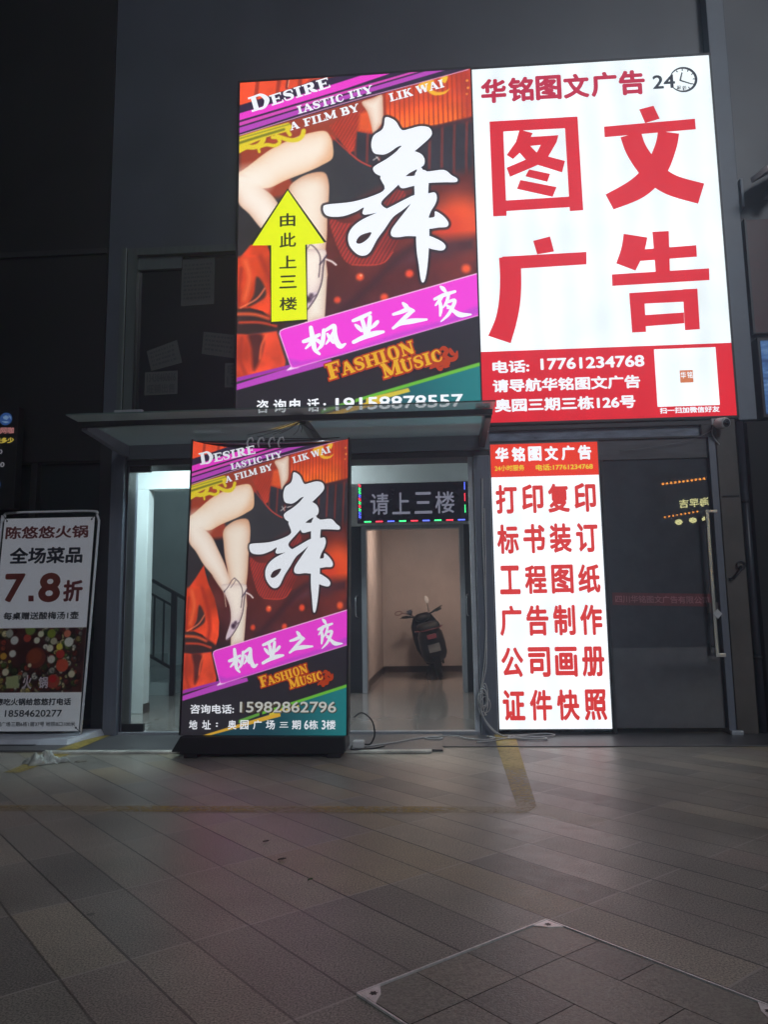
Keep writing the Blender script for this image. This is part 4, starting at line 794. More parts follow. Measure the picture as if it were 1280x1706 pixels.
# ---------------------------------------------------------------- the plaza
def ground_material():
    m = bpy.data.materials.new('granite_slabs'); m.use_nodes = True
    N = m.node_tree.nodes; L = m.node_tree.links; P = N['Principled BSDF']
    def mth(op, a, b=None, c=None):
        n = N.new('ShaderNodeMath'); n.operation = op
        for i, q in enumerate((a, b, c)):
            if q is None: continue
            if isinstance(q, (int, float)): n.inputs[i].default_value = q
            else: L.new(q, n.inputs[i])
        return n.outputs[0]
    tc = N.new('ShaderNodeTexCoord'); sp = N.new('ShaderNodeSeparateXYZ'); L.new(tc.outputs['Object'], sp.inputs[0])
    x, y = sp.outputs[0], sp.outputs[1]; c, s = math.cos(math.radians(42)), math.sin(math.radians(42))
    wob = N.new('ShaderNodeTexNoise'); wob.inputs['Scale'].default_value = 9; L.new(tc.outputs['Object'], wob.inputs[0])
    wv = mth('MULTIPLY', mth('SUBTRACT', wob.outputs[0], .5), .004)
    n = mth('ADD', mth('ADD', mth('MULTIPLY', x, c), mth('MULTIPLY', y, s)), wv)
    d = mth('ADD', mth('SUBTRACT', mth('MULTIPLY', y, c), mth('MULTIPLY', x, s)), wv)
    ni = mth('DIVIDE', mth('ADD', n, 3.105 + 19.7), .197); i = mth('FLOOR', ni); fi = mth('FRACT', ni)
    w1 = N.new('ShaderNodeTexWhiteNoise'); w1.noise_dimensions = '1D'; L.new(i, w1.inputs['W'])
    sh = mth('MULTIPLY', mth('GREATER_THAN', w1.outputs[0], .80), .5)
    dj = mth('ADD', mth('DIVIDE', mth('ADD', d, 2.49 + 60.5), .605), sh); j = mth('FLOOR', dj); fj = mth('FRACT', dj)
    cb = N.new('ShaderNodeCombineXYZ'); L.new(i, cb.inputs[0]); L.new(j, cb.inputs[1])
    w2 = N.new('ShaderNodeTexWhiteNoise'); w2.noise_dimensions = '2D'; L.new(cb.outputs[0], w2.inputs['Vector'])
    r = N.new('ShaderNodeValToRGB'); r.color_ramp.interpolation = 'CONSTANT'
    cols = [(0, (0.306, 0.284, 0.246)), (.2, (0.276, 0.259, 0.229)), (.36, (0.340, 0.311, 0.265)), (.52, (0.306, 0.287, 0.251)), (.64, (0.360, 0.313, 0.226)), (.74, (0.235, 0.223, 0.202)), (.84, (0.330, 0.290, 0.258)), (.93, (0.391, 0.358, 0.292))]
    e = r.color_ramp.elements; e[0].position = 0; e[0].color = (*cols[0][1], 1); e[1].position = cols[1][0]; e[1].color = (*cols[1][1], 1)
    for p, q in cols[2:]:
        k = e.new(p); k.color = (*q, 1)
    L.new(w2.outputs[0], r.inputs[0])
    # granite speckle, wear in patches
    g1 = N.new('ShaderNodeTexNoise'); g1.inputs['Scale'].default_value = 165; g1.inputs['Detail'].default_value = 3; L.new(tc.outputs['Object'], g1.inputs[0])
    g2 = N.new('ShaderNodeTexNoise'); g2.inputs['Scale'].default_value = 1.7; g2.inputs['Detail'].default_value = 7; L.new(tc.outputs['Object'], g2.inputs[0])
    g3 = N.new('ShaderNodeTexNoise'); g3.inputs['Scale'].default_value = 14; g3.inputs['Detail'].default_value = 5; L.new(tc.outputs['Object'], g3.inputs[0])
    f1 = mth('MAXIMUM', mth('MULTIPLY_ADD', g1.outputs[0], 3.4, -.7), .25); f2 = mth('MULTIPLY_ADD', g2.outputs[0], 1.0, .5); f3 = mth('MULTIPLY_ADD', g3.outputs[0], .35, .825)
    ff = mth('MULTIPLY', mth('MULTIPLY', f1, f2), f3)
    v1 = N.new('ShaderNodeVectorMath'); v1.operation = 'SCALE'; L.new(r.outputs[0], v1.inputs[0]); L.new(ff, v1.inputs['Scale'])
    # joints: dark between the rows, thin pale grout across
    ed = mth('MINIMUM', fi, mth('SUBTRACT', 1.0, fi)); jm = mth('LESS_THAN', ed, .019)
    ed2 = mth('MINIMUM', fj, mth('SUBTRACT', 1.0, fj)); jm2 = mth('LESS_THAN', ed2, .0065)
    w3 = N.new('ShaderNodeTexWhiteNoise'); w3.noise_dimensions = '1D'; L.new(mth('ADD', i, mth('GREATER_THAN', fi, .5)), w3.inputs['W'])
    js = mth('MULTIPLY', jm, mth('MULTIPLY_ADD', w3.outputs[0], .45, .55))
    m1 = N.new('ShaderNodeMix'); m1.data_type = 'RGBA'; L.new(mth('MULTIPLY', jm2, .75), m1.inputs[0]); L.new(v1.outputs[0], m1.inputs[6]); m1.inputs[7].default_value = (.48, .455, .43, 1)
    m2 = N.new('ShaderNodeMix'); m2.data_type = 'RGBA'; L.new(js, m2.inputs[0]); L.new(m1.outputs[2], m2.inputs[6]); m2.inputs[7].default_value = (.012, .011, .011, 1)
    # dropped grime and gum
    vo = N.new('ShaderNodeTexVoronoi'); vo.inputs['Scale'].default_value = 1.7; vo.inputs['Randomness'].default_value = 1; L.new(tc.outputs['Object'], vo.inputs['Vector'])
    spot = mth('MULTIPLY', mth('LESS_THAN', mth('ADD', vo.outputs[0], mth('MULTIPLY', g3.outputs[0], .03)), .038), .6)
    m3 = N.new('ShaderNodeMix'); m3.data_type = 'RGBA'; L.new(spot, m3.inputs[0]); L.new(m2.outputs[2], m3.inputs[6]); m3.inputs[7].default_value = (.03, .028, .028, 1)
    L.new(m3.outputs[2], P.inputs['Base Color'])
    L.new(mth('MULTIPLY_ADD', w2.outputs[0], .10, mth('MULTIPLY_ADD', g3.outputs[0], .24, .20)), P.inputs['Roughness'])
    P.inputs['Specular IOR Level'].default_value = .62
    hgt = mth('SUBTRACT', mth('ADD', mth('MULTIPLY', g1.outputs[0], .35), mth('MULTIPLY', g3.outputs[0], .25)), mth('MULTIPLY', jm, 1.2))
    bp = N.new('ShaderNodeBump'); bp.inputs['Strength'].default_value = .8; bp.inputs['Distance'].default_value = .004
    L.new(hgt, bp.inputs['Height']); L.new(bp.outputs[0], P.inputs['Normal'])
    return m
GR = ground_material()
mb = MB(); mb.add([(-36, -15.5, 0), (36, -15.5, 0), (36, 18, 0), (-36, 18, 0)], [(0, 1, 2, 3)], GR)
o = mb.build('plaza_ground'); o['kind'] = 'structure'

STONE = mat('dark_stone_border', (.095, .092, .10), .42, vary=.16, scale=5, bump=.15, bscale=120)
PALE = mat('pale_stone_nosing', (.50, .49, .46), .5, vary=.22, scale=7)
mb = MB(); mb.box(-4.6, .02, -.735, .05, .002, .016, STONE); mb.box(.02, 6.5, -.56, .05, .002, .008, STONE)
o = mb.build('stone_border', bevel=.002); o['kind'] = 'structure'
mb = MB()
for a, b, z in ((-4.6, -3.4, .012), (-3.0, -2.02, .018), (-2.02, -.98, .018), (-.98, -.06, .018)): mb.box(a + .002, b - .002, -.815, -.738, .002, z, PALE)
o = mb.build('pale_kerb_strip', bevel=.003); o['kind'] = 'structure'

def paint_mat():
    m = bpy.data.materials.new('worn_yellow_paint'); m.use_nodes = True
    N = m.node_tree.nodes; L = m.node_tree.links; P = N['Principled BSDF']; out = N['Material Output']
    P.inputs['Base Color'].default_value = (.50, .36, .07, 1); P.inputs['Roughness'].default_value = .5
    tr = N.new('ShaderNodeBsdfTransparent'); mx = N.new('ShaderNodeMixShader')
    tc = N.new('ShaderNodeTexCoord'); sp = N.new('ShaderNodeSeparateXYZ'); L.new(tc.outputs['Object'], sp.inputs[0])
    a = N.new('ShaderNodeTexNoise'); a.inputs['Scale'].default_value = 34; a.inputs['Detail'].default_value = 8; a.inputs['Roughness'].default_value = .75; L.new(tc.outputs['Object'], a.inputs[0])
    b = N.new('ShaderNodeTexNoise'); b.inputs['Scale'].default_value = 2.2; b.inputs['Detail'].default_value = 3; L.new(tc.outputs['Object'], b.inputs[0])
    ad = N.new('ShaderNodeMath'); ad.operation = 'MULTIPLY_ADD'; L.new(b.outputs[0], ad.inputs[0]); ad.inputs[1].default_value = .7; L.new(a.outputs[0], ad.inputs[2])
    # worn most where feet cross in front of the shops, freshest against the wall
    wy = N.new('ShaderNodeMapRange'); L.new(sp.outputs[1], wy.inputs[0]); wy.inputs[1].default_value = -2.3; wy.inputs[2].default_value = -.6; wy.inputs[3].default_value = -.14; wy.inputs[4].default_value = .12
    a2 = N.new('ShaderNodeMath'); L.new(ad.outputs[0], a2.inputs[0]); L.new(wy.outputs[0], a2.inputs[1])
    mr = N.new('ShaderNodeMapRange'); mr.inputs[1].default_value = .62; mr.inputs[2].default_value = 1.0; mr.inputs[3].default_value = .16; mr.inputs[4].default_value = .92
    L.new(a2.outputs[0], mr.inputs[0]); L.new(mr.outputs[0], mx.inputs[0]); L.new(tr.outputs[0], mx.inputs[1]); L.new(P.outputs[0], mx.inputs[2]); L.new(mx.outputs[0], out.inputs[0])
    return m
YP = paint_mat()
def flat(name, pts, z, m):
    mb = MB(); mb.add([(x, y, z) for x, y in pts], [tuple(range(len(pts)))], m); o = mb.build(name); o['kind'] = 'structure'; return o
flat('yellow_painted_line', [(-4.6, -2.50), (.43, -2.50), (.49, -2.375), (-4.6, -2.375)], .004, YP)
flat('yellow_painted_line', [(.392, -2.371), (.495, -2.371), (.588, -.57), (.428, -.57)], .004, YP)
flat('yellow_painted_line', [(.430, -.556), (.589, -.556), (.619, -.02), (.448, -.02)], .012, YP)
flat('yellow_painted_line', [(-2.93, -.73), (-2.775, -.73), (-2.81, -.02), (-2.92, -.02)], .020, YP)
flat('yellow_painted_line', [(-2.90, -1.5), (-2.78, -1.5), (-2.77, -.82), (-2.93, -.82)], .004, YP)

# ---------------------------------------------------------------- the building
WALL = mat('dark_grey_facade_panel', (.056, .067, .090), .42, vary=.10, scale=1.2, bump=.04, bscale=8)  # these three wall tones put the signs' uneven glare into colour
WALLR = mat('glare_lit_wall_return', (.19, .225, .285), .45, .0, vary=.10, scale=1.5)  # lightened: glare beside the big sign is in the colour
DARKW = mat('black_facade_panel', (.006, .006, .007), .5, spec=.25, vary=.15, scale=2)
DGLASS = mat('dark_window_glass', (.011, .012, .014), .10, spec=.5, vary=.1, scale=1.0)
TEAL = mat('grey_green_mullion', (.085, .105, .105), .4, .3, vary=.10, stretch=(8, 8, .4))
BLUEF = mat('blue_grey_door_frame', (.135, .150, .195), .38, .2, vary=.08, stretch=(10, 10, .5))
DARKF = mat('charcoal_frame', (.022, .022, .027), .4, .3, vary=.1)
PALEF = mat('pale_steel_frame', (.34, .36, .40), .35, .3, vary=.08, stretch=(12, 12, .4))
BROWN = mat('brown_stone_pillar', (.075, .062, .056), .45, vary=.2, scale=3, bump=.08, bscale=30)
WHITEW = mat('white_painted_wall', (.70, .735, .74), .6, vary=.05, scale=2.0, bump=.05, bscale=40)
TANW = mat('warm_plaster_wall', (.58, .50, .465), .65, vary=.07, scale=1.4, bump=.05, bscale=40)
CEIL = mat('white_ceiling', (.62, .60, .57), .7, vary=.04)
SKIRT = mat('dark_skirting_tile', (.07, .045, .04), .3, vary=.12)
GREYST = mat('grey_stairwell_wall', (.38, .44, .45), .6, vary=.08, scale=1.1, bump=.05, bscale=40)

def floor_tiles():
    m = bpy.data.materials.new('polished_floor_tiles'); m.use_nodes = True
    N = m.node_tree.nodes; L = m.node_tree.links; P = N['Principled BSDF']
    tc = N.new('ShaderNodeTexCoord'); b = N.new('ShaderNodeTexBrick'); b.offset = 0
    b.inputs['Scale'].default_value = 1; b.inputs['Brick Width'].default_value = .6; b.inputs['Row Height'].default_value = .6; b.inputs['Mortar Size'].default_value = .003
    b.inputs['Color1'].default_value = (.33, .295, .28, 1); b.inputs['Color2'].default_value = (.31, .28, .265, 1); b.inputs['Mortar'].default_value = (.22, .19, .18, 1)
    L.new(tc.outputs['Object'], b.inputs[0])
    nz = N.new('ShaderNodeTexNoise'); nz.inputs['Scale'].default_value = 5; nz.inputs['Detail'].default_value = 8; L.new(tc.outputs['Object'], nz.inputs[0])
    mr = N.new('ShaderNodeMapRange'); mr.inputs[3].default_value = .04; mr.inputs[4].default_value = .20; L.new(nz.outputs[0], mr.inputs[0])
    L.new(b.outputs[0], P.inputs['Base Color']); L.new(mr.outputs[0], P.inputs['Roughness'])
    return m
FLOORT = floor_tiles()

B = thing('shop_building', 'dark shop building behind the signs, with a lit entrance hall at street level', 'building', (-.2, .2, 0))
mb = MB()
mb.box(-3.06, 2.70, .145, .45, 4.50, 9.5, WALL); mb.box(-3.06, -2.92, .145, .45, 2.62, 4.50, WALL); mb.box(-1.80, 2.70, .145, .45, 2.62, 4.50, WALL)
mb.build('upper_wall', B, .004)
mb = MB()                                             # panel joints, shallow cover strips
for z in (7.4, 8.8): mb.box(-3.06, 2.7, .138, .146, z - .01, z + .01, DARKF)
mb.build('panel_joint_strip', B)
mb = MB(); mb.box(2.622, 2.78, .02, .145, 2.62, 9.5, WALLR); mb.build('corner_return', B, .006)
f = MB(); f.box(-2.92, -2.865, .10, .30, 2.62, 4.50, TEAL); f.box(-2.865, -2.775, .13, .30, 2.62, 4.50, TEAL); f.box(-2.775, -1.80, .13, .30, 4.43, 4.50, TEAL); f.box(-2.775, -1.80, .13, .30, 2.62, 2.70, DARKF)
win = f.build('window', B, .004)
mb = MB(); mb.box(-2.775, -1.80, .20, .21, 2.70, 4.43, DGLASS); o = mb.build('pane', None); o.parent = win; o.matrix_parent_inverse = Matrix.Translation((-B.location))
mb = MB(); mb.box(-2.775, -2.35, .17, .20, 4.30, 4.43, TEAL); o = mb.build('pane_reflection', None); o.parent = win; o.matrix_parent_inverse = Matrix.Translation((-B.location))  # pale patch built where the pane shows a reflection
mb = MB(); mb.box(-3.0, -2.885, -.01, .40, 0, 2.62, DARKF); mb.build('column', B, .006)
mb = MB(); mb.box(-2.885, -2.766, -.03, .30, 0, 2.62, BLUEF); mb.box(-2.766, -2.745, .03, .20, .03, 2.37, DARKF); mb.build('door_post', B, .004)
mb = MB(); mb.box(-2.766, .49, .0, .30, 2.42, 2.62, mat('lintel_panel', (.125, .135, .165), .4, .1, vary=.08, stretch=(.5, 8, 8))); mb.box(-2.766, .49, .02, .30, 2.365, 2.418, DARKF); mb.build('lintel', B, .003)  # dark strip along the lower edge stands for the lintel's shadow
mb = MB(); mb.box(.298, .343, .03, .12, .03, 2.365, mat('pale_painted_jamb', (.50, .53, .58), .45, vary=.08)); mb.box(.345, .484, -.01, .25, 0, 2.365, BLUEF); mb.build('door_post', B, .003)
mb = MB(); mb.box(-2.766, .345, .02, .10, .002, .034, PALEF); mb.build('threshold', B, .003)
# entrance hall
mb = MB(); mb.box(-5.4, 1.2, .10, 7.0, .0, .03, FLOORT); mb.build('hall_floor', B)
mb = MB(); mb.box(-3.36, -3.22, .30, 1.45, .03, 2.75, WHITEW); mb.box(-3.219, -3.05, 1.30, 1.46, .03, 2.37, WHITEW); mb.box(-5.4, .50, 1.30, 1.46, 2.37, 2.75, WHITEW)
mb.box(.50, .64, .25, 3.30, .03, 2.75, WHITEW); mb.build('hall_wall', B, .006)
mb = MB(); mb.box(-5.4, .64, .25, 3.30, 2.75, 2.85, CEIL); mb.build('hall_ceiling', B)
mb = MB(); mb.box(-3.05, -3.04, 1.30, 1.46, .03, .13, SKIRT); mb.build('skirting', B)
mb = MB(); mb.box(-2.1, -1.16, 3.30, 3.42, .03, 2.75, WHITEW); mb.box(-1.16, .50, 3.30, 3.42, 2.16, 2.75, WHITEW); mb.build('inner_wall', B, .004)
mb = MB(); mb.box(-.965, -.90, 3.25, 3.42, .03, 2.16, PALEF); mb.box(.305, .365, 3.25, 3.42, .03, 2.16, PALEF); mb.box(-.90, .305, 3.26, 3.42, 2.11, 2.16, PALEF)
fr_ = mb.build('inner_door_frame', B, .004)
for x0, x1, hx in ((-1.16, -.967, -1.01), (.367, .50, .41)):
    mb = MB(); mb.box(x0, x1, 3.31, 3.33, .03, 2.158, DARKF); leaf = mb.build('folded_glass_door', B)
    mb = MB(); mb.tube(spline([(hx, 3.305, .98), (hx - .03, 3.26, 1.0), (hx - .035, 3.25, 1.12), (hx - .03, 3.26, 1.24), (hx, 3.305, 1.26)], 4), .009, CHROME, 8)
    o = mb.build('handle', None); o.parent = leaf; o.matrix_parent_inverse = Matrix.Translation((-B.location))
# back room
mb = MB(); mb.box(-1.10, -.95, 3.425, 6.95, .03, 2.52, TANW); mb.box(-.949, 1.2, 6.80, 6.95, .03, 2.52, TANW); mb.box(1.05, 1.2, 3.425, 6.80, .03, 2.52, TANW); mb.build('back_room_wall', B)
mb = MB(); mb.box(-1.10, 1.2, 3.425, 6.95, 2.521, 2.62, CEIL); mb.build('back_room_ceiling', B)
mb = MB(); mb.box(-.949, 1.05, 6.785, 6.80, .03, .13, SKIRT); mb.build('skirting', B)
mb = MB(); mb.box(-.95, -.935, 3.43, 6.784, .03, .13, SKIRT); mb.build('skirting', B)
# stairwell
mb = MB(); mb.box(-5.4, -2.1, 4.6, 4.75, .03, 4.5, GREYST); mb.box(-5.5, -5.4, 1.46, 4.75, .03, 4.5, GREYST); mb.box(-2.22, -2.1, 3.43, 4.6, .03, 4.5, GREYST); mb.build('stairwell_wall', B)
mb = MB()
for k in range(11): mb.box(-3.45 - .26 * (k + 1), -3.45 - .26 * k, 3.2, 4.6, .03, .03 + .155 * (k + 1) - (.0), GREYST)
mb.build('stairs', B)
mb = MB(); mb.box(-5.4, -2.1, 1.47, 4.6, 4.5, 4.6, CEIL); mb.build('stairwell_ceiling', B)
# lamps of the hall and the back room (the light inside comes from them)
LC = glow('cool_ceiling_lamp', (226, 244, 246), 80.0, 'AUTO'); LW = glow('warm_ceiling_lamp', (255, 230, 212), 46.0, 'AUTO')
mb = MB(); mb.box(-2.75, -1.35, .55, .68, 2.70, 2.75, LC); mb.build('ceiling_lamp', B)
mb = MB(); mb.box(-.25, .15, 4.4, 4.8, 2.48, 2.52, LW); mb.build('ceiling_lamp', B)
mb = MB(); mb.box(-3.6, -3.3, 2.4, 2.7, 4.46, 4.5, LC); mb.build('ceiling_lamp', B)
# frameless glass leaf at the left, with its clamps
PANE = glass('clear_door_glass', (.90, .95, .95), .02)
mb = MB(); mb.box(-2.744, -1.95, .07, .082, .04, 2.36, PANE); dl = mb.build('glass_door', B)
for z0, z1 in ((2.315, 2.372), (.036, .10)):
    mb = MB(); mb.box(-2.744, -2.56, .055, .097, z0, z1, DARKF); o = mb.build('clamp', None, .003); o.parent = dl; o.matrix_parent_inverse = Matrix.Translation((-B.location))
# shop at the right
mb = MB(); mb.box(.486, 2.40, .0, .25, 2.475, 2.492, DARKF); mb.box(.486, 2.40, .0, .25, 2.585, 2.62, DARKF); mb.box(.486, 2.345, .02, .22, 2.30, 2.474, mat('shop_head_panel', (.05, .05, .06), .35, .3, vary=.2, stretch=(.6, 6, 6))); mb.box(2.30, 2.40, .0, .25, 2.493, 2.584, DARKF); mb.build('shop_door_head', B, .002)
mb = MB(); mb.box(.486, 2.30, .04, .05, 2.493, 2.584, mat('transom_reflection', (.17, .21, .30), .3, vary=.25, stretch=(.8, 3, 3))); mb.build('transom_window', B)  # LED light reflected in the transom is put into its pale blue
mb = MB(); mb.box(1.43, 1.455, .0, .15, .008, 2.299, DARKF); mb.box(2.345, 2.405, -.01, .25, .008, 2.474, BLUEF); mb.box(.486, 1.428, .10, .2, .008, 2.299, DARKF); mb.build('door_post', B, .003)
mb = MB(); mb.box(2.406, 2.575, -.02, .40, .008, 2.622, BROWN); mb.build('pillar', B, .005)
mb = MB(); mb.box(2.575, 2.68, .10, .40, .008, 2.622, DARKF); mb.box(2.68, 6.5, .0, .5, .008, 2.60, DARKW); mb.box(2.781, 6.5, .1, .5, 2.601, 9.5, WALL); mb.build('side_wall', B, .004)
SG = mat('black_door_glass', (.072, .073, .088), .012, spec=.5, vary=.1)  # bluish grey veil of glare is put into the glass colour
mb = MB(); mb.box(1.456, 2.344, .04, .052, .05, 2.298, SG); sd = mb.build('shop_door', B)
def sub(mb, name, par, bevel=0.0):
    o = mb.build(name, None, bevel); o.parent = par; o.matrix_parent_inverse = Matrix.Translation((-B.location)); return o
mb = MB(); BR = mat('brushed_brass_steel', (.56, .53, .48), .3, 1.0, vary=.06)
mb.box(2.262, 2.290, -.065, -.04, .625, 1.84, BR); mb.box(2.268, 2.345, -.062, -.045, .625, .655, BR); mb.box(2.268, 2.36, -.062, -.045, 1.815, 1.838, BR); mb.box(2.275, 2.283, -.041, .039, .70, .72, BR); mb.box(2.275, 2.283, -.041, .039, 1.74, 1.76, BR)
sub(mb, 'handle', sd, .003)
mb = MB(); mb.box(2.255, 2.345, .02, .039, .98, 1.07, mat('lock_body', (.12, .10, .10), .4, .5)); sub(mb, 'lock', sd)
mb = MB(); mb.hexa([(2.262, -.072, .975), (2.30, -.072, .935), (2.335, -.072, .975), (2.30, -.072, 1.015)], [(2.262, -.066, .975), (2.30, -.066, .935), (2.335, -.066, .975), (2.30, -.066, 1.015)], mat('white_tag', (.6, .6, .62), .4)); sub(mb, 'lock_tag', sd)
pD = Panel((1.48, .039, 1.165), (2.30, .039, 1.14), (2.30, .039, 1.035), (1.48, .039, 1.06))
mb = MB(); pD.top = .001; RS = mat('dull_red_strip', (.16, .022, .032), .45, vary=.15); RST = mat('dull_pink_lettering', (.40, .17, .20), .5)
pD.poly(mb, [(0, 0), (1, 0), (1, 1), (0, 1)], RS); pD.text(mb, '四川华铭图文广告有限公司', [(.03, .2), (.97, .8)], RST, .02)
sub(mb, 'red_waist_strip', sd)
mb = MB(); mb.box(2.345, 2.44, -.06, -.012, .008, .04, PALEF); mb.build('door_pivot', B, .003)
mb = MB(); mb.tube([(2.43, -.03, 1.26), (2.45, -.06, 1.26), (2.51, -.07, 1.33), (2.53, -.03, 1.36)], .012, DARKF, 8); mb.tube([(2.53, -.035, 1.37 + .035 * math.sin(a)) if False else (2.53 + .035 * math.cos(a), -.035, 1.37 + .035 * math.sin(a)) for a in np.linspace(0, 6.28, 14)], .006, DARKF, 6); mb.build('wall_hook', B)
mb = MB(); mb.box(2.43, 2.56, -.035, -.021, 1.952, 1.962, DARKF); mb.build('pillar_bracket', B)

# neighbour on the left: black shop front
Nn_ = thing('neighbour_building', 'unlit black shop front at the far left of the entrance', 'building', (-4.6, .2, 0))
mb = MB(); mb.box(-8, -3.002, .0, .4, 2.42, 2.64, DARKW); mb.box(-3.62, -3.002, .02, .4, 0.004, .05, DARKW); mb.build('fascia', Nn_, .004)
mb = MB(); mb.box(-8, -3.0605, .12, .4, 2.641, 9.5, DARKW); mb.build('upper_wall', Nn_)
mb = MB(); mb.box(-8, -3.002, .10, .12, .05, 2.42, mat('greenish_black_glass', (.006, .010, .011), .12, vary=.2)); mb.build('shop_window', Nn_)
mb = MB(); mb.box(-3.66, -3.60, .02, .10, .05, 2.42, DARKW); mb.build('mullion', Nn_, .004)
mb = MB()
for z in (4.45,): mb.box(-8, -3.061, .09, .121, z, z + .05, DARKF)
mb.build('panel_joint_strip', Nn_)

# ---------------------------------------------------------------- glass canopy
root = thing('glass_canopy', 'flat glass canopy on dark steel beams over the entrance', 'canopy', (-1.17, -.1, 2.5))
CG = glass('canopy_glass', (.93, .965, .96), .03, .03, .36)
mb = MB(); mb.box(-2.80, .465, -1.06, -.005, 2.548, 2.560, CG); mb.build('glass_pane', root)
BEAM = mat('dark_steel_beam', (.030, .031, .036), .4, .4, vary=.1); BEAML = mat('lilac_grey_beam', (.24, .24, .30), .42, .3, vary=.08)
mb = MB(); mb.box(-2.79, .455, -.875, -.83, 2.503, 2.546, BEAM); mb.build('front_beam', root, .003)
mb = MB(); mb.box(-2.80, .465, -1.064, -1.061, 2.549, 2.559, mat('green_glass_edge', (.10, .15, .14), .2)); mb.build('glass_edge', root)
for x, m in ((-2.785, BEAML), (.40, BEAM)):
    mb = MB(); mb.hexa([(x, -.829, 2.484), (x + .05, -.829, 2.484), (x + .05, -.829, 2.546), (x, -.829, 2.546)], [(x, -.002, 2.44), (x + .05, -.002, 2.44), (x + .05, -.002, 2.546), (x, -.002, 2.546)], m); mb.build('side_beam', root, .003)
mb = MB(); mb.hexa([(-1.03, -.829, 2.482), (-.99, -.829, 2.482), (-.99, -.829, 2.546), (-1.03, -.829, 2.546)], [(-1.03, -.002, 2.44), (-.97, -.002, 2.44), (-.97, -.002, 2.546), (-1.03, -.002, 2.546)], BEAM); mb.build('middle_beam', root, .003)
mb = MB(); mb.box(-1.10, -1.0, -.90, -.80, 2.561, 2.60, BEAM); mb.build('glass_clamp', root, .004)
mb = MB(); mb.box(.33, .44, -.90, -.82, 2.561, 2.585, BEAM); mb.build('glass_clamp', root, .004)
for x, y in ((-2.33, -1.0), (-1.93, -.30)):
    mb = MB(); mb.box(x - .11, x + .11, y - .02, y + .02, 2.561, 2.59, PALEF); mb.build('glint_bar', root, .004)  # pale bars built for light reflected on the canopy

# wires slung from the canopy beam to the light box
root = thing('hanging_wires', 'bundle of thin black wires hanging from the canopy beam to the light box', 'wires', (-1.05, -.86, 2.48))
wr = random.Random(3)
for k in range(7):
    mb = MB(); ex = -1.42 + .085 * k + wr.uniform(-.02, .02); ez = 2.385 + wr.uniform(-.01, .02)
    a = (-1.04 + wr.uniform(-.03, .03), -.85, 2.50)
    mb.tube(spline([a, ((a[0] + ex) / 2 + wr.uniform(-.05, .05), -.88, 2.43 + wr.uniform(-.02, .02)), (ex, -.90, ez)], 6), .0025, BLACK, 5); mb.build('wire', root)
mb = MB(); mb.tube(spline([(-.72, -.86, 2.36), (-.90, -.84, 2.36), (-1.1, -.845, 2.368), (-1.3, -.84, 2.372)], 5), .004, BLACK, 6); mb.build('cable', root)

# ---------------------------------------------------------------- LED text board under the hall header
root = thing('led_board', 'dark LED text board edged with red, green and blue lights over the inner door', 'LED sign', (-.22, 1.23, 1.95))
mb = MB(); CASE = mat('plum_black_led_panel', (.016, .011, .020), .25, vary=.25, scale=3); mb.box(-.80, .36, 1.20, 1.26, 1.945, 2.355, CASE); mb.build('case', root, .004)
pE = Panel((-.80, 1.199, 2.355), (.36, 1.199, 2.355), (.36, 1.199, 1.945), (-.80, 1.199, 1.945))
mb = MB(); LT_ = glow('grey_led_lettering', (140, 142, 160), .7)
LX = lambda a, b: [((a - 43) / 667, (285 - 232) / 213), ((b - 43) / 667, (402 - 232) / 213)]
for ch, a, b in (('请', 122, 232), ('上', 252, 358), ('三', 384, 488), ('楼', 506, 620)): pE.text(mb, ch, LX(a, b), LT_, .012)
mb.build('lettering', root)
RGB = {c: glow('led_' + c, v, 2.6) for c, v in (('red', (255, 60, 80)), ('green', (70, 255, 140)), ('blue', (90, 110, 255)))}
def led(mb, u, v, m, r=.008):
    d = pE.layer(.00005); c = np.array([u * pE.w, v * pE.h])
    mb.add([pE.pt((c[0] + r * math.cos(a)) / pE.w, (c[1] + r * math.sin(a)) / pE.h, d) for a in np.linspace(0, 2 * math.pi, 7)[:-1]], [(5, 4, 3, 2, 1, 0)], m)
seq = ['green', 'red', 'blue'] * 3
rows = {c: MB() for c in RGB}
for k, c in enumerate(seq):
    u0 = (88 - 43 + k * 69.2) / 667
    for q in range(5): led(rows[c], u0 + q * .0125, .972, RGB[c])
for k, c in enumerate(('blue', 'red', 'green')):
    for q in range(9): led(rows[c], .957, .03 + k * .29 + q * .022, RGB[c], .005)
for k, c in enumerate(('red', 'green', 'green', 'blue', 'red', 'green', 'red', 'green', 'blue', 'blue')):
    for q in range(4): led(rows[c], .018 + .012 * (q % 2), .02 + k * .088 + q * .02, RGB[c], .006)
for c in RGB: rows[c].build(c + '_edge_lights', root)
for x in (-.6, .16):
    mb = MB(); mb.tube([(x, 1.23, 2.36), (x, 1.28, 2.369)], .006, CHROME, 6); mb.build('hanger', root)

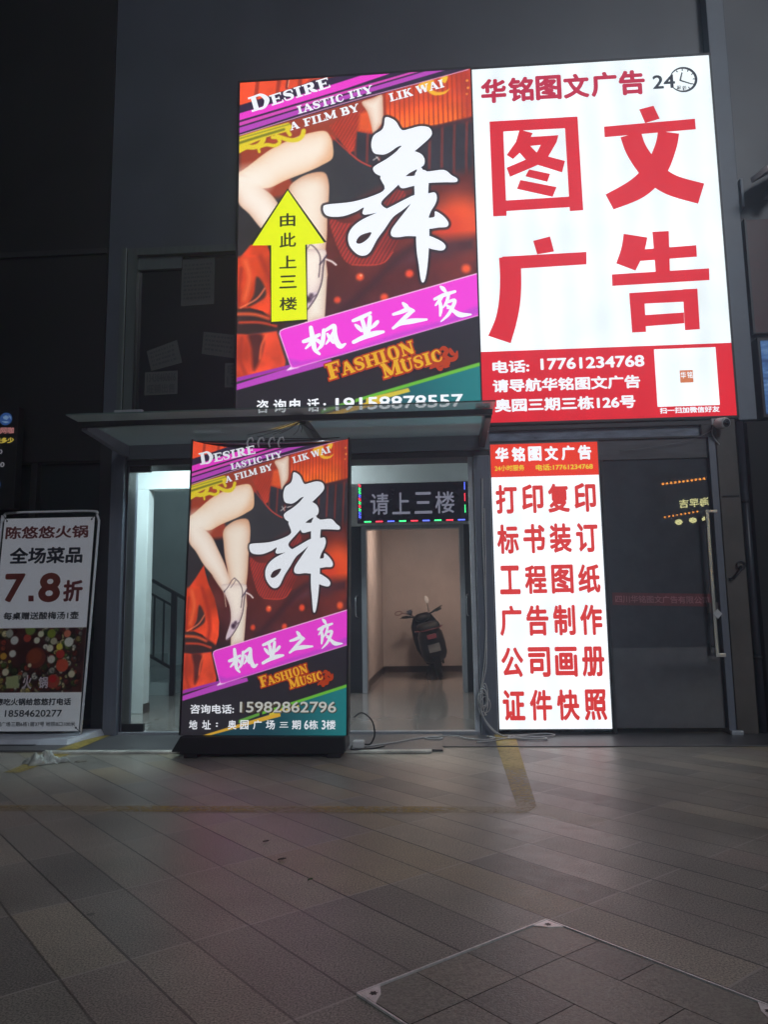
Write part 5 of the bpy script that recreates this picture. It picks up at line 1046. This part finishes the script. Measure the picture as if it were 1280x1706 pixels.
# ---------------------------------------------------------------- electric scooter in the back room
sx, sy = .03, 5.45
yaw, lean = math.radians(94), math.radians(-13)
SM = Matrix.Translation((sx, sy, .03)) @ Matrix.Rotation(yaw, 4, 'Z') @ Matrix.Rotation(lean, 4, 'X')
root = thing('electric_scooter', 'dark electric scooter with a white mirror, leaning on its stand inside the back room', 'scooter', (sx, sy, .03))
SBODY = mat('dark_plum_scooter_plastic', (.014, .012, .018), .35, spec=.25, vary=.15); SRED = mat('dull_red_scooter_trim', (.16, .025, .04), .35); RUB = mat('black_rubber', (.012, .012, .013), .75); SEATM = mat('black_vinyl_seat', (.010, .010, .012), .55, spec=.2, bump=.1)
def part(mb, name, bevel=0.0, par=None):
    mb.v = [tuple(SM @ Vector((p[0], p[1] * .88, p[2]))) for p in mb.v]
    if par is None: return mb.build(name, root, bevel)
    o = mb.build(name, None, bevel); o.parent = par; o.matrix_parent_inverse = Matrix.Translation(-Vector(root.location)); return o
def wheel(cx):
    mb = MB(); c = [(cx + .165 * math.cos(a), 0, .21 + .165 * math.sin(a)) for a in np.linspace(0, 2 * math.pi, 25)]
    mb.tube(c, .047, RUB, 10); wh = part(mb, 'wheel')
    mb = MB(); mb.tube([(cx, -.03, .21), (cx, .03, .21)], .115, FRAME, 16); mb.tube([(cx, -.05, .21), (cx, .05, .21)], .035, BLACK, 10); part(mb, 'rim', 0, wh)
wheel(0); wheel(1.12)
def loft(rings, m, n=14):
    """rings: (x, half width, z bottom, z top, squareness)"""
    mb = MB(); vs = []
    for x, hw, z0, z1, sq_ in rings:
        for k in range(n):
            a = 2 * math.pi * k / n; cx_, sx_ = math.cos(a), math.sin(a)
            e = 2.0 / sq_
            vs.append((x, hw * math.copysign(abs(cx_) ** e, cx_), (z0 + z1) / 2 + (z1 - z0) / 2 * math.copysign(abs(sx_) ** e, sx_)))
    R = len(rings); fs = [(i * n + k, i * n + (k + 1) % n, (i + 1) * n + (k + 1) % n, (i + 1) * n + k) for i in range(R - 1) for k in range(n)]
    fs += [tuple(range(n))[::-1], tuple((R - 1) * n + k for k in range(n))]
    mb.add(vs, fs, m, True); return mb
part(loft([(-.40, .12, .52, .74, 3), (-.36, .19, .40, .77, 3), (-.20, .225, .28, .80, 3.4), (.05, .23, .24, .79, 3.4), (.30, .21, .22, .77, 3.4), (.42, .16, .22, .66, 3)], SBODY), 'rear_body')
part(loft([(-.42, .12, .745, .81, 3), (-.36, .19, .75, .875, 3), (-.10, .205, .76, .885, 3), (.15, .185, .75, .85, 3), (.40, .12, .74, .80, 3), (.46, .07, .74, .77, 3)], SEATM), 'seat')
mb = MB(); mb.tube(spline([(.40, .13, .75), (.1, .235, .775), (-.25, .225, .78), (-.40, .14, .77), (-.43, 0, .768), (-.40, -.14, .77), (-.25, -.225, .78), (.1, -.235, .775), (.40, -.13, .75)], 3), .010, SRED, 6); part(mb, 'red_piping')
part(loft([(.36, .14, .20, .30, 4), (.70, .16, .20, .28, 4), (.86, .15, .20, .32, 4)], SBODY), 'foot_board')
mb = MB(); sh = [(.80, .16, .24), (.84, .25, .45), (.86, .27, .64), (.88, .26, .84), (.90, .18, .98)]
vs = [(x, s * w_, z) for x, w_, z in sh for s in (-1, -.5, 0, .5, 1)]; vs = [(x + .10 * (1 - (y_ / .27) ** 2) + .02, y_, z) for (x, y_, z) in vs]; vb_ = [(x - .05, y_ * .96, z) for x, y_, z in vs]
n5 = len(vs); fs = [(r_ * 5 + c_, r_ * 5 + c_ + 1, r_ * 5 + c_ + 6, r_ * 5 + c_ + 5) for r_ in range(4) for c_ in range(4)]
rim_ = [0, 1, 2, 3, 4, 9, 14, 19, 24, 23, 22, 21, 20, 15, 10, 5]
mb.add(vs + vb_, fs + [tuple(n5 + i for i in f_)[::-1] for f_ in fs] + [(rim_[i - 1], rim_[i], n5 + rim_[i], n5 + rim_[i - 1]) for i in range(16)], SBODY, True); part(mb, 'leg_shield')
part(loft([(.80, .10, .90, .98, 3), (.86, .15, .90, 1.03, 3), (.95, .14, .88, 1.03, 3), (1.02, .08, .86, .97, 3)], SBODY), 'handlebar_cowl')
mb = MB(); mb.tube([(1.10, 0, .30), (1.0, 0, .62), (.92, 0, .92)], .03, BLACK, 8)
for s in (-1, 1): mb.tube([(1.12, s * .055, .21), (1.07, s * .05, .45)], .018, CHROME, 8)
part(mb, 'fork')
part(loft([(.93, .05, .36, .42, 3), (1.0, .075, .40, .47, 3), (1.12, .08, .43, .475, 3), (1.26, .07, .38, .43, 3), (1.33, .05, .26, .33, 3)], SBODY), 'front_mudguard')
mb = MB(); mb.tube(spline([(.84, .36, 1.02), (.88, .20, 1.0), (.90, 0, .97), (.88, -.20, 1.0), (.84, -.36, 1.04)], 4), .014, BLACK, 8); hb_ = part(mb, 'handlebar')
for s in (-1, 1):
    mb = MB(); mb.tube([(.86, s * .27, 1.01), (.84, s * .38, 1.03)], .02, RUB, 8); part(mb, 'grip', 0, hb_)
    mb = MB(); mb.tube(spline([(.88, s * .22, 1.02), (.93, s * .30, 1.04), (.91, s * .42, 1.07 if s < 0 else 1.02)], 3), .008, BLACK, 6); part(mb, 'brake_lever', 0, hb_)
mb = MB(); mb.tube(spline([(.89, -.14, 1.02), (.88, -.145, 1.08), (.87, -.15, 1.16)], 3), .007, BLACK, 6); rm = part(mb, 'mirror')
mb = MB(); mb.blob((.86, -.15, 1.225), (.014, .042, .065), mat('mirror_reflection_white', (.88, .86, .84), .3), None, 12, 8); part(mb, 'mirror_head', 0, rm)  # light reflected by the mirror is put into its white
mb = MB(); mb.tube(spline([(.88, .16, 1.01), (.84, .26, 1.06), (.80, .36, 1.10)], 3), .007, SRED, 6); rm = part(mb, 'mirror')
mb = MB(); mb.tube([(.79 + .01 * math.sin(a), .43 + .065 * math.cos(a), 1.115 + .032 * math.sin(a)) for a in np.linspace(0, 2 * math.pi, 17)], .007, SRED, 6); part(mb, 'mirror_rim', 0, rm)
mb = MB(); gb = random.Random(2)
for k in range(14):
    a = gb.uniform(0, 6.28); mb.tube([(.86, .20, 1.03), (.86 + .05 * math.cos(a), .22 + .05 * math.sin(a), 1.07 + gb.uniform(0, .05)), (.86 + .07 * math.cos(a), .22 + .075 * math.sin(a), 1.05 + gb.uniform(0, .10))], [.012, .012, .003], mat('blue_grey_ribbon', (.05, .07, .12), .5), 5)
part(mb, 'blue_ribbon_bow')
mb = MB(); mb.hexa([(-.435, -.08, .63), (-.435, .08, .63), (-.42, .08, .70), (-.42, -.08, .70)], [(-.37, -.08, .63), (-.37, .08, .63), (-.37, .08, .70), (-.37, -.08, .70)], SRED); part(mb, 'tail_light', .008)
mb = MB(); mb.hexa([(-.40, -.02, .42), (-.40, .02, .42), (-.36, .02, .56), (-.36, -.02, .56)], [(-.30, -.05, .44), (-.30, .05, .44), (-.28, .05, .58), (-.28, -.05, .58)], BLACK); mb.hexa([(-.29, -.06, .16), (-.29, .06, .16), (-.31, .06, .46), (-.31, -.06, .46)], [(-.27, -.06, .16), (-.27, .06, .16), (-.29, .06, .46), (-.29, -.06, .46)], BLACK); part(mb, 'rear_mudguard', .004)
mb = MB(); mb.hexa([(-.418, -.10, .43), (-.418, .10, .43), (-.402, .10, .55), (-.402, -.10, .55)], [(-.408, -.10, .43), (-.408, .10, .43), (-.392, .10, .55), (-.392, -.10, .55)], mat('grey_number_plate', (.20, .21, .22), .4)); part(mb, 'number_plate', .003)
mb = MB(); mb.tube([(.45, .10, .22), (.40, .22, .04)], .011, BLACK, 6); mb.tube([(.40, .21, .045), (.37, .25, .028)], .014, BLACK, 6); part(mb, 'side_stand')
mb = MB()
for s in (-1, 1): mb.tube([(.05, s * .12, .21), (-.08, s * .14, .45)], .018, CHROME, 8)
part(mb, 'rear_shock')

# ---------------------------------------------------------------- small things on and around the wall
root = thing('security_camera', 'small white dome-fronted security camera under the corner of the red and white sign', 'camera', (2.43, .0, 2.57))
WP = mat('white_camera_plastic', (.55, .55, .57), .35, vary=.04)
mb = MB(); mb.box(2.385, 2.46, -.01, .02, 2.575, 2.633, WP); mb.tube([(2.415, .0, 2.60), (2.415, -.06, 2.585)], .016, WP, 8); mb.build('bracket', root, .005)
mb = MB(); mb.tube([(2.415, -.05, 2.575), (2.422, -.075, 2.571), (2.445, -.15, 2.556), (2.449, -.162, 2.553)], [.035, .048, .048, .042], WP, 16); mb.build('housing', root)
mb = MB(); mb.tube([(2.449, -.162, 2.553), (2.4505, -.166, 2.552)], .033, BLACK, 16); mb.blob((2.4505, -.164, 2.552), (.016, .012, .016), mat('lens_glass', (.01, .01, .012), .05)); mb.build('lens', root)
mb = MB(); mb.tube(spline([(2.40, .0, 2.57), (2.375, -.03, 2.50), (2.40, -.03, 2.44), (2.43, -.025, 2.40)], 5), .005, WP, 6); mb.tube(spline([(2.405, -.01, 2.57), (2.36, -.03, 2.52), (2.2, -.02, 2.45), (1.9, -.015, 2.40), (1.6, -.012, 2.37)], 5), .003, mat('grey_cable', (.16, .16, .18), .5), 6); mb.build('cable', root)

PAP = mat('grey_paper', (.060, .068, .068), .7, vary=.08, scale=5); PINK2 = mat('paper_print', (.022, .025, .028), .7)
def notice(label, pts, rows, txt=None):
    q = [(x, .195, z) for x, z in pts]; p = Panel(*q); root = thing('paper_notice', label, 'notice', (q[3][0], .195, q[3][2]), 'paper notices stuck on the upper window')
    mb = MB(); mb.hexa([p.pt(0, 0, .0), p.pt(1, 0, .0), p.pt(1, 1, .0), p.pt(0, 1, .0)], [p.pt(0, 0, -.0015), p.pt(1, 0, -.0015), p.pt(1, 1, -.0015), p.pt(0, 1, -.0015)], PAP); mb.build('paper', root)
    mb = MB(); p.top = .001; r_ = random.Random(len(label))
    if txt:
        for t, b in txt: p.text(mb, t, b, PINK2, .02)
    for k in range(rows):
        v = .12 + .8 * k / max(1, rows); u = .08
        while u < .86:
            l_ = r_.uniform(.03, .10); p.poly(mb, [(u, v), (u + l_, v), (u + l_, v + .35 / rows), (u, v + .35 / rows)], PINK2); u += l_ + r_.uniform(.012, .05)
    mb.build('printing', root)
notice('large faint square notice highest on the upper window', [(-2.36, 4.40), (-2.04, 4.41), (-2.04, 3.94), (-2.36, 3.93)], 9)
notice('tilted small notice on the window, turned anticlockwise above the sale notice', [(-2.68, 3.50), (-2.39, 3.60), (-2.335, 3.375), (-2.63, 3.305)], 4)
notice('level notice with a phone number over big characters, lowest left on the window', [(-2.69, 3.295), (-2.375, 3.30), (-2.375, 3.075), (-2.69, 3.07)], 0, [('13438460616', [(.06, .08), (.94, .44)]), ('旺铺出售', [(.08, .54), (.92, .94)])])
notice('notice turned slightly clockwise, nearest the poster edge in the middle of the window', [(-2.135, 3.67), (-1.83, 3.625), (-1.84, 3.40), (-2.15, 3.455)], 4)
notice('narrow notice half hidden at the edge of the lit poster', [(-1.925, 3.355), (-1.802, 3.355), (-1.802, 3.12), (-1.925, 3.12)], 0, [('旺', [(.2, .1), (.8, .45)]), ('13', [(.15, .55), (.85, .9)])])

root = thing('light_box_sign', 'dim internet cafe sign with a blue globe, cut by the left edge', 'sign', (-4.0, -.15, 2.0), None)
pC = Panel((-4.40, -.205, 2.885), (-3.675, -.205, 2.885), (-3.675, -.205, 1.975), (-4.40, -.205, 1.975))
mb = MB(); mb.box(-4.40, -3.675, -.20, -.10, 1.975, 2.885, DARKW); mb.box(-4.1, -4.0, -.10, .105, 2.3, 2.4, DARKW); mb.build('case', root, .004)
mb = MB(); pC.top = .002
cu = lambda x: (x + 4.40) / .725
cv = lambda z: (2.885 - z) / .91
GB = glow('globe_blue', (44, 76, 130), .8); GB2 = glow('globe_light_blue', (110, 140, 180), .7)
C0 = (-3.785, 2.775)
pC.poly(mb, [(cu(C0[0] + .058 * math.cos(a)), cv(C0[1] + .058 * math.sin(a))) for a in np.linspace(0, 2 * math.pi, 25)[:-1]], GB)
for P in ([(-.03, .02), (0, .035), (.03, .015), (.01, -.01), (-.02, .0)], [(-.04, -.02), (0, -.04), (.035, -.03), (.01, -.02)], [(.02, .04), (.045, .02), (.05, -.01), (.035, .01)]):
    pC.poly(mb, [(cu(C0[0] + a * 1.0), cv(C0[1] + b)) for a, b in P], GB2)
pC.poly(mb, [(cu(-3.90 + .10 * math.cos(a)), cv(2.18 + .075 * math.sin(a))) for a in np.linspace(0, 2 * math.pi, 25)[:-1]], GB)
mb.build('globe_picture', root)
mb = MB(); PK = glow('pink_lettering', (176, 118, 118), .8); YE = glow('yellow_lettering', (196, 176, 70), .8); GY = glow('grey_lettering', (140, 140, 148), .6)
pC.text(mb, '网咖', [(cu(-3.83), cv(2.70)), (cu(-3.705), cv(2.64))], PK, .03)
pC.text(mb, '充多少送多少', [(cu(-4.06), cv(2.607)), (cu(-3.70), cv(2.555))], YE, .04)
pC.text(mb, '00', [(cu(-3.87), cv(2.50)), (cu(-3.80), cv(2.46))], GY, .03)
pC.text(mb, '200', [(cu(-3.89), cv(2.385)), (cu(-3.775), cv(2.34))], GY, .03)
mb.build('lettering', root)

root = thing('led_screen', 'blue patterned LED screen cut by the right edge', 'screen', (3.2, -.02, 2.6))
mb = MB(); mb.box(2.805, 4.0, -.04, .095, 2.62, 3.33, BLACK); mb.build('case', root, .005)
def screen_mat():
    m = bpy.data.materials.new('blue_screen_picture'); m.use_nodes = True
    N = m.node_tree.nodes; L = m.node_tree.links; P = N['Principled BSDF']
    tc = N.new('ShaderNodeTexCoord'); mp = N.new('ShaderNodeMapping'); mp.inputs['Scale'].default_value = (4, 1, 16); L.new(tc.outputs['Object'], mp.inputs[0])
    nz = N.new('ShaderNodeTexNoise'); nz.inputs['Scale'].default_value = 2; nz.inputs['Detail'].default_value = 4; L.new(mp.outputs[0], nz.inputs[0])
    r = N.new('ShaderNodeValToRGB'); e = r.color_ramp.elements; e[0].position = .35; e[0].color = (.02, .06, .2, 1); e[1].position = .72; e[1].color = (.25, .40, .62, 1); k = e.new(.52); k.color = (.05, .16, .42, 1)
    L.new(nz.outputs[0], r.inputs[0]); L.new(r.outputs[0], P.inputs['Emission Color']); P.inputs['Emission Strength'].default_value = .7; P.inputs['Base Color'].default_value = (.01, .01, .02, 1)
    m.cycles.emission_sampling = 'NONE'; return m
mb = MB(); mb.box(2.83, 3.97, -.046, -.041, 2.65, 3.295, screen_mat()); mb.build('display', root)
root = thing('sign_panel', 'unlit dull red sign panel above the blue screen at the right edge', 'sign', (3.3, .05, 3.4))
mb = MB(); mb.box(2.83, 4.2, .04, .098, 3.40, 4.45, mat('dull_red_panel', (.085, .018, .026), .45, vary=.15)); mb.build('panel', root, .004)
mb = MB(); mb.box(2.812, 2.83, .03, .098, 3.39, 4.46, DARKF); mb.box(2.83, 4.2, .03, .04, 3.39, 3.4, DARKF); mb.build('edge_trim', root)
root = thing('flood_lamp', 'switched-off pale flood lamp on a bracket high at the right edge', 'lamp', (3.0, .0, 4.8))
mb = MB(); mb.hexa([(2.88, -.34, 4.68), (3.30, -.34, 4.90), (3.30, -.02, 4.98), (2.88, -.02, 4.76)], [(2.87, -.34, 4.73), (3.29, -.34, 4.95), (3.29, -.02, 5.03), (2.87, -.02, 4.81)], mat('pale_lamp_metal', (.26, .26, .28), .4, .4, stretch=(20, 1, 1))); mb.build('housing', root, .006)
mb = MB(); mb.box(3.02, 3.08, -.2, .1, 4.66, 4.72, PALEF); mb.tube([(3.05, -.18, 4.70), (3.06, -.18, 4.80)], .02, PALEF, 8); mb.build('bracket', root, .004)
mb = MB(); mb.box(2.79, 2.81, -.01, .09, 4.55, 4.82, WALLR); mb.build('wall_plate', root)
root = thing('drain_pipe', 'dark vertical pipe beside the brown pillar at the right', 'pipe', (2.63, .05, 0))
mb = MB(); mb.tube([(2.632, .04, .01), (2.632, .04, 2.61)], .032, mat('dark_blue_pipe', (.030, .032, .045), .4), 14); mb.build('pipe', root)
for z in (.6, 1.9):
    mb = MB(); mb.tube([(2.632, .04, z), (2.632, .04, z + .03)], .038, DARKF, 14); mb.build('clip', root)

# ---------------------------------------------------------------- cables and litter on the ground
root = thing('extension_cable', 'tangled white extension cable coiled at the foot of the door post and along the step', 'cable', (.36, -.06, .02))
WC = mat('white_cable_sheath', (.46, .46, .47), .4, vary=.06); cr = random.Random(12)
mb = MB(); mb.tube(spline([(.415, -.03, 2.16), (.405, -.034, 1.6), (.41, -.032, 1.0), (.40, -.035, .6), (.36, -.04, .40), (.34, -.05, .25), (.38, -.07, .12), (.47, -.12, .03), (.60, -.16, .02)], 6), .006, WC, 6)
mb.tube(spline([(.425, -.03, 1.9), (.418, -.034, 1.2), (.395, -.035, .7), (.35, -.04, .36), (.355, -.06, .18), (.44, -.10, .06), (.52, -.18, .02)], 6), .005, WC, 6)
mb.build('hanging_cable', root)
mb = MB()
for k in range(6):
    cx_, cz_ = .365 + cr.uniform(-.02, .02), .30 + cr.uniform(-.05, .05); rx, rz = cr.uniform(.02, .045), cr.uniform(.06, .13); ph = cr.uniform(0, 6)
    mb.tube([(cx_ + rx * math.cos(a + ph), -.05 - .012 * math.sin(2 * a + k), cz_ + rz * math.sin(a + ph)) for a in np.linspace(0, 5.6, 22)], .0045, WC, 6)
mb.build('coil', root)
mb = MB()
mb.tube(spline([(-.60, -.66, .022), (-.40, -.50, .022), (-.20, -.29, .022), (-.08, -.20, .022), (.02, -.26, .022), (-.03, -.32, .023), (-.12, -.27, .024), (-.02, -.16, .022), (.12, -.14, .022), (.22, -.26, .018), (.36, -.32, .018), (.44, -.22, .019), (.38, -.16, .02)], 7), .006, WC, 6)
mb.tube(spline([(.50, -.13, .02), (.62, -.10, .018), (.76, -.05, .018), (.88, -.02, .018), (.93, -.10, .018), (.80, -.18, .018), (.62, -.14, .022), (.55, -.20, .02), (.70, -.30, .018), (.84, -.29, .018), (.80, -.22, .02), (.66, -.24, .022), (.52, -.27, .02), (.40, -.20, .02)], 7), .006, WC, 6)
mb.tube(spline([(.28, -.40, .014), (.40, -.36, .016), (.56, -.24, .022), (.70, -.16, .024)], 6), .005, WC, 6)
mb.build('ground_cable', root)
root = thing('plug_adapter', 'white plug adapter with a loop of black flex beside the light box foot', 'adapter', (-.62, -.68, .016))
mb = MB(); mb.box(-.655, -.565, -.72, -.64, .018, .075, WP); mb.build('body', root, .014, 3)
mb = MB(); mb.tube(spline([(-.64, -.74, .25), (-.58, -.72, .28), (-.51, -.69, .22), (-.49, -.68, .12), (-.52, -.68, .05), (-.565, -.68, .045)], 6), .006, BLACK, 6); mb.tube(spline([(-.655, -.68, .04), (-.66, -.76, .02), (-.58, -.80, .03), (-.50, -.72, .022), (-.42, -.62, .022)], 5), .005, BLACK, 6); mb.build('flex', root)

def crumple(name, label, cat, c, size, m, seed, nu=26, nv=16):
    r_ = np.random.RandomState(seed); mb = MB(); g = r_.rand(8, 8)
    vs = []
    for j in range(nv):
        for i in range(nu):
            u, v = i / (nu - 1), j / (nv - 1)
            h = fbm(np.array([[u * 2.3]]), np.array([[v * 2.0]]), 2.2, seed)[0, 0]
            edge = math.sin(math.pi * u) ** .5 * math.sin(math.pi * v) ** .5
            a = (u - .5) * size[0] * (1 + .3 * math.sin(5 * v + seed)); b = (v - .5) * size[1] * (1 + .35 * math.sin(4 * u + 1))
            vs.append((c[0] + a * .9 - b * .3, c[1] + b + a * .25, .004 + size[2] * edge * max(0, h * 2 - .55)))
    mb.add(vs, [(j * nu + i, j * nu + i + 1, (j + 1) * nu + i + 1, (j + 1) * nu + i) for j in range(nv - 1) for i in range(nu - 1)], m, True)
    o = mb.build(name); o.modifiers.new('thickness', 'SOLIDIFY').thickness = .0015
    return tag(o, label, cat)
crumple('plastic_bag', 'crumpled clear plastic bag lying on the dark paving at the left', 'bag', (-2.78, -1.18), (.27, .13, .11), mat('cloudy_plastic', (.42, .44, .42), .3, vary=.25, scale=20), 4)
crumple('paper_scrap', 'small pale paper scrap on the paving, right of the plastic bag', 'litter', (-2.55, -1.12), (.08, .035, .012), mat('pale_paper', (.24, .21, .17), .7), 9, 12, 8)
def leaf(label, c, l_, ang, m):
    mb = MB(); a = math.radians(ang); vs = []
    for k in range(7):
        t = k / 6; w_ = l_ * .34 * math.sin(math.pi * min(1, t * .92 + .06)); 
        for s in (-1, 0, 1):
            x, y = (t - .5) * l_, s * w_; vs.append((c[0] + x * math.cos(a) - y * math.sin(a), c[1] + x * math.sin(a) + y * math.cos(a), .004 + .003 * abs(s) + .004 * t * t))
    mb.add(vs, [(k * 3 + s, k * 3 + s + 1, k * 3 + s + 4, k * 3 + s + 3) for k in range(6) for s in (0, 1)], m, True)
    o = mb.build('fallen_leaf'); o.modifiers.new('thickness', 'SOLIDIFY').thickness = .001
    return tag(o, label, 'leaf', 'leaves fallen on the paving')
DL = mat('dry_brown_leaf', (.06, .05, .04), .7); GL = mat('green_leaf', (.04, .12, .03), .5)
leaf('larger dry brown leaf on a pale paving slab', (-0.665, -3.269), .034, 10, DL)
leaf('smaller dry brown leaf behind the larger brown leaf', (-0.789, -3.020), .028, 0, DL)
leaf('tiny green leaf on the paving', (-0.507, -3.509), .022, 30, GL)
#(-0.227, -4.099), .05, 60, DL)

# ---------------------------------------------------------------- recessed paving cover with steel edge
c42, s42 = math.cos(math.radians(42)), math.sin(math.radians(42))
nd = lambda n, d, z: (n * c42 - d * s42, n * s42 + d * c42, z)
n0, n1, d0, d1 = -3.105, -2.336, -3.865, -3.096
root = thing('access_cover', 'square recessed paving cover with bright steel edge and triangular corner plates', 'manhole cover', nd((n0 + n1) / 2, (d0 + d1) / 2, 0))
STEEL = mat('worn_steel_edge', (.92, .90, .88), .36, .45, vary=.12, scale=30, bump=.05, bscale=200)
def strip(a, b, w_, z):
    """flat steel strip between two (n, d) points"""
    a = np.array(a); b = np.array(b); t = (b - a) / np.linalg.norm(b - a); q = np.array([-t[1], t[0]]) * w_ / 2
    return [nd(*(a + q), z), nd(*(a - q), z), nd(*(b - q), z), nd(*(b + q), z)]
K = ((n0, d1), (n1, d1), (n1, d0), (n0, d0))
for k in range(4):
    mb = MB()
    for off in (0,):
        A, Bq = np.array(K[k]), np.array(K[(k + 1) % 4]); cen = np.array([(n0 + n1) / 2, (d0 + d1) / 2])
        A = A + (cen - A) / abs(cen - A) * off; Bq = Bq + (cen - Bq) / abs(cen - Bq) * off
        mb.hexa(strip(A, Bq, .0055 - off * .2, .007 - off * .05), strip(A, Bq, .0055 - off * .2, .001), STEEL)
    mb.build('edge_strip', root)
for k in range(4):
    A = np.array(K[k]); e1 = np.array(K[(k + 1) % 4]) - A; e2 = np.array(K[k - 1]) - A; e1 = e1 / np.linalg.norm(e1); e2 = e2 / np.linalg.norm(e2)
    p0 = A + (e1 + e2) * .005
    tri = [p0, p0 + e1 * .068, p0 + e1 * .040 + e2 * .040, p0 + e2 * .068]
    mb = MB(); mb.hexa([nd(*p, .0065) for p in tri], [nd(*p, .001) for p in tri], STEEL); pl = mb.build('corner_plate', root)
    cc = p0 + (e1 + e2) * .026
    mb = MB(); mb.add([nd(*(cc + .010 * np.array([math.cos(a) * (1.25 if i % 2 else .8), math.sin(a) * (1.25 if i % 2 else .8)])), .0072) for i, a in enumerate(np.linspace(0, 2 * math.pi, 13)[:-1])], [tuple(range(12))], BLACK)
    o = mb.build('keyhole', None); o.parent = pl; o.matrix_parent_inverse = Matrix.Translation(-Vector(root.location))
SLC = [mat('cover_slab_green_grey', (.262, .25, .212), .34, spec=.55, vary=.22, scale=120, bump=.3, bscale=180), mat('cover_slab_dark', (.205, .20, .178), .34, spec=.55, vary=.22, scale=120, bump=.3, bscale=180), mat('cover_slab_brown', (.29, .262, .218), .34, spec=.55, vary=.22, scale=120, bump=.3, bscale=180), mat('cover_slab_grey', (.275, .258, .222), .34, spec=.55, vary=.22, scale=120, bump=.3, bscale=180)]
mb = MB(); ns = [n0 + .008, -2.905, -2.708, -2.512, n1 - .008]; k = 0
for i in range(4):
    ds = [d1 - .008, -3.305, -3.69, d0 + .008] if i % 2 == 0 else [d1 - .008, -3.305, -3.50, d0 + .008]
    for j in range(3):
        g_ = .0015; mm = SLC[(i * 2 + j * 3 + (i == 2)) % 4]
        q = [(ns[i] + g_, ds[j] - g_), (ns[i + 1] - g_, ds[j] - g_), (ns[i + 1] - g_, ds[j + 1] + g_), (ns[i] + g_, ds[j + 1] + g_)]
        mb.add([nd(*p, .0045) for p in q][::-1], [(0, 1, 2, 3)], mm)
mb.add([nd(n0 + .006, d0 + .006, .002), nd(n1 - .006, d0 + .006, .002), nd(n1 - .006, d1 - .006, .002), nd(n0 + .006, d1 - .006, .002)], [(0, 1, 2, 3)], BLACK)
mb.build('stone_infill', root)

# ---------------------------------------------------------------- stair railing
root = thing('stair_railing', 'dark metal stair railing with upright bars at the left inside the entrance', 'railing', (-3.36, 3.08, .03))
RAILM = mat('dark_rail_paint', (.012, .013, .016), .4, .2)
mb = MB(); mb.box(-3.40, -3.335, 3.05, 3.11, .03, 1.33, RAILM); mb.build('post', root, .004)
mb = MB(); mb.box(-3.08, -3.03, 3.05, 3.11, .03, 1.16, RAILM); mb.build('post', root, .004)
sl_ = lambda x, z: z - (x + 3.36) * .56
def bar(mb, x0, x1, z, w_, h_):
    mb.hexa([(x0, 3.08 - w_, sl_(x0, z)), (x0, 3.08 + w_, sl_(x0, z)), (x0, 3.08 + w_, sl_(x0, z) + h_), (x0, 3.08 - w_, sl_(x0, z) + h_)], [(x1, 3.08 - w_, sl_(x1, z)), (x1, 3.08 + w_, sl_(x1, z)), (x1, 3.08 + w_, sl_(x1, z) + h_), (x1, 3.08 - w_, sl_(x1, z) + h_)], RAILM)
mb = MB(); bar(mb, -5.3, -3.0, 1.30, .03, .045); mb.build('hand_rail', root, .003)
mb = MB(); bar(mb, -5.3, -3.402, 1.13, .015, .03); mb.build('upper_bar', root)
mb = MB(); bar(mb, -5.3, -3.402, .34, .018, .04); mb.build('lower_bar', root)
for k in range(9):
    x = -3.50 - .125 * k
    mb = MB(); mb.box(x - .010, x + .010, 3.07, 3.09, sl_(x, .375), sl_(x, 1.135), RAILM); mb.build('upright_bar', root)

# ---------------------------------------------------------------- across the plaza: seen only mirrored in the shop door
root = thing('restaurant_sign', 'rows of small orange bulbs and pale glowing characters, seen mirrored in the dark shop door', 'sign', (6.7, -14.1, 3.2))
OB = glow('orange_bulb', (255, 160, 60), 36); WB = glow('pale_yellow_sign_letters', (236, 232, 160), 24)
mb = MB(); mb.box(5.9, 7.7, -14.3, -14.1, 3.0, 4.8, DARKW); mb.build('backing_board', root)
mb = MB()
for k in range(12): mb.blob((6.15 + 1.2 * k / 11, -14.05, 4.40 + .13 * k / 11), (.032, .032, .032), OB, None, 10, 6)
for k in range(9): mb.blob((6.15 + .85 * k / 8, -14.05, 3.50 + .13 * k / 8), (.024, .024, .024), OB, None, 10, 6)
mb.build('bulb_rows', root)
pM = Panel((7.35, -14.09, 4.02), (6.55, -14.09, 3.97), (6.55, -14.09, 3.73), (7.35, -14.09, 3.78)); pM.n = np.array([0, 1.0, 0])
mb = MB(); pM.text(mb, '海早吉', [(0, 0), (1, 1)], WB, .02)
for k, (x, z) in enumerate(((6.5, 3.36), (6.87, 3.40), (7.2, 3.42))): mb.blob((x, -14.05, z), (.10, .02, .075), WB, None, 10, 6)
mb.build('lettering', root)

def glare_box(dens, aniso):  # scattering air added to stand in for lens glare round the signs
    m = bpy.data.materials.new('glare_haze'); m.use_nodes = True
    N = m.node_tree.nodes; L = m.node_tree.links; N.remove(N['Principled BSDF'])
    v = N.new('ShaderNodeVolumePrincipled'); v.inputs['Density'].default_value = dens; v.inputs['Anisotropy'].default_value = aniso; v.inputs['Color'].default_value = (.55, .80, 1, 1)
    L.new(v.outputs[0], N['Material Output'].inputs['Volume'])
    mb = MB(); mb.box(-37, 37, -16, 19, -1, 10.5, m); o = mb.build('glare_veil'); o['kind'] = 'stuff'
glare_box(.020, .70)
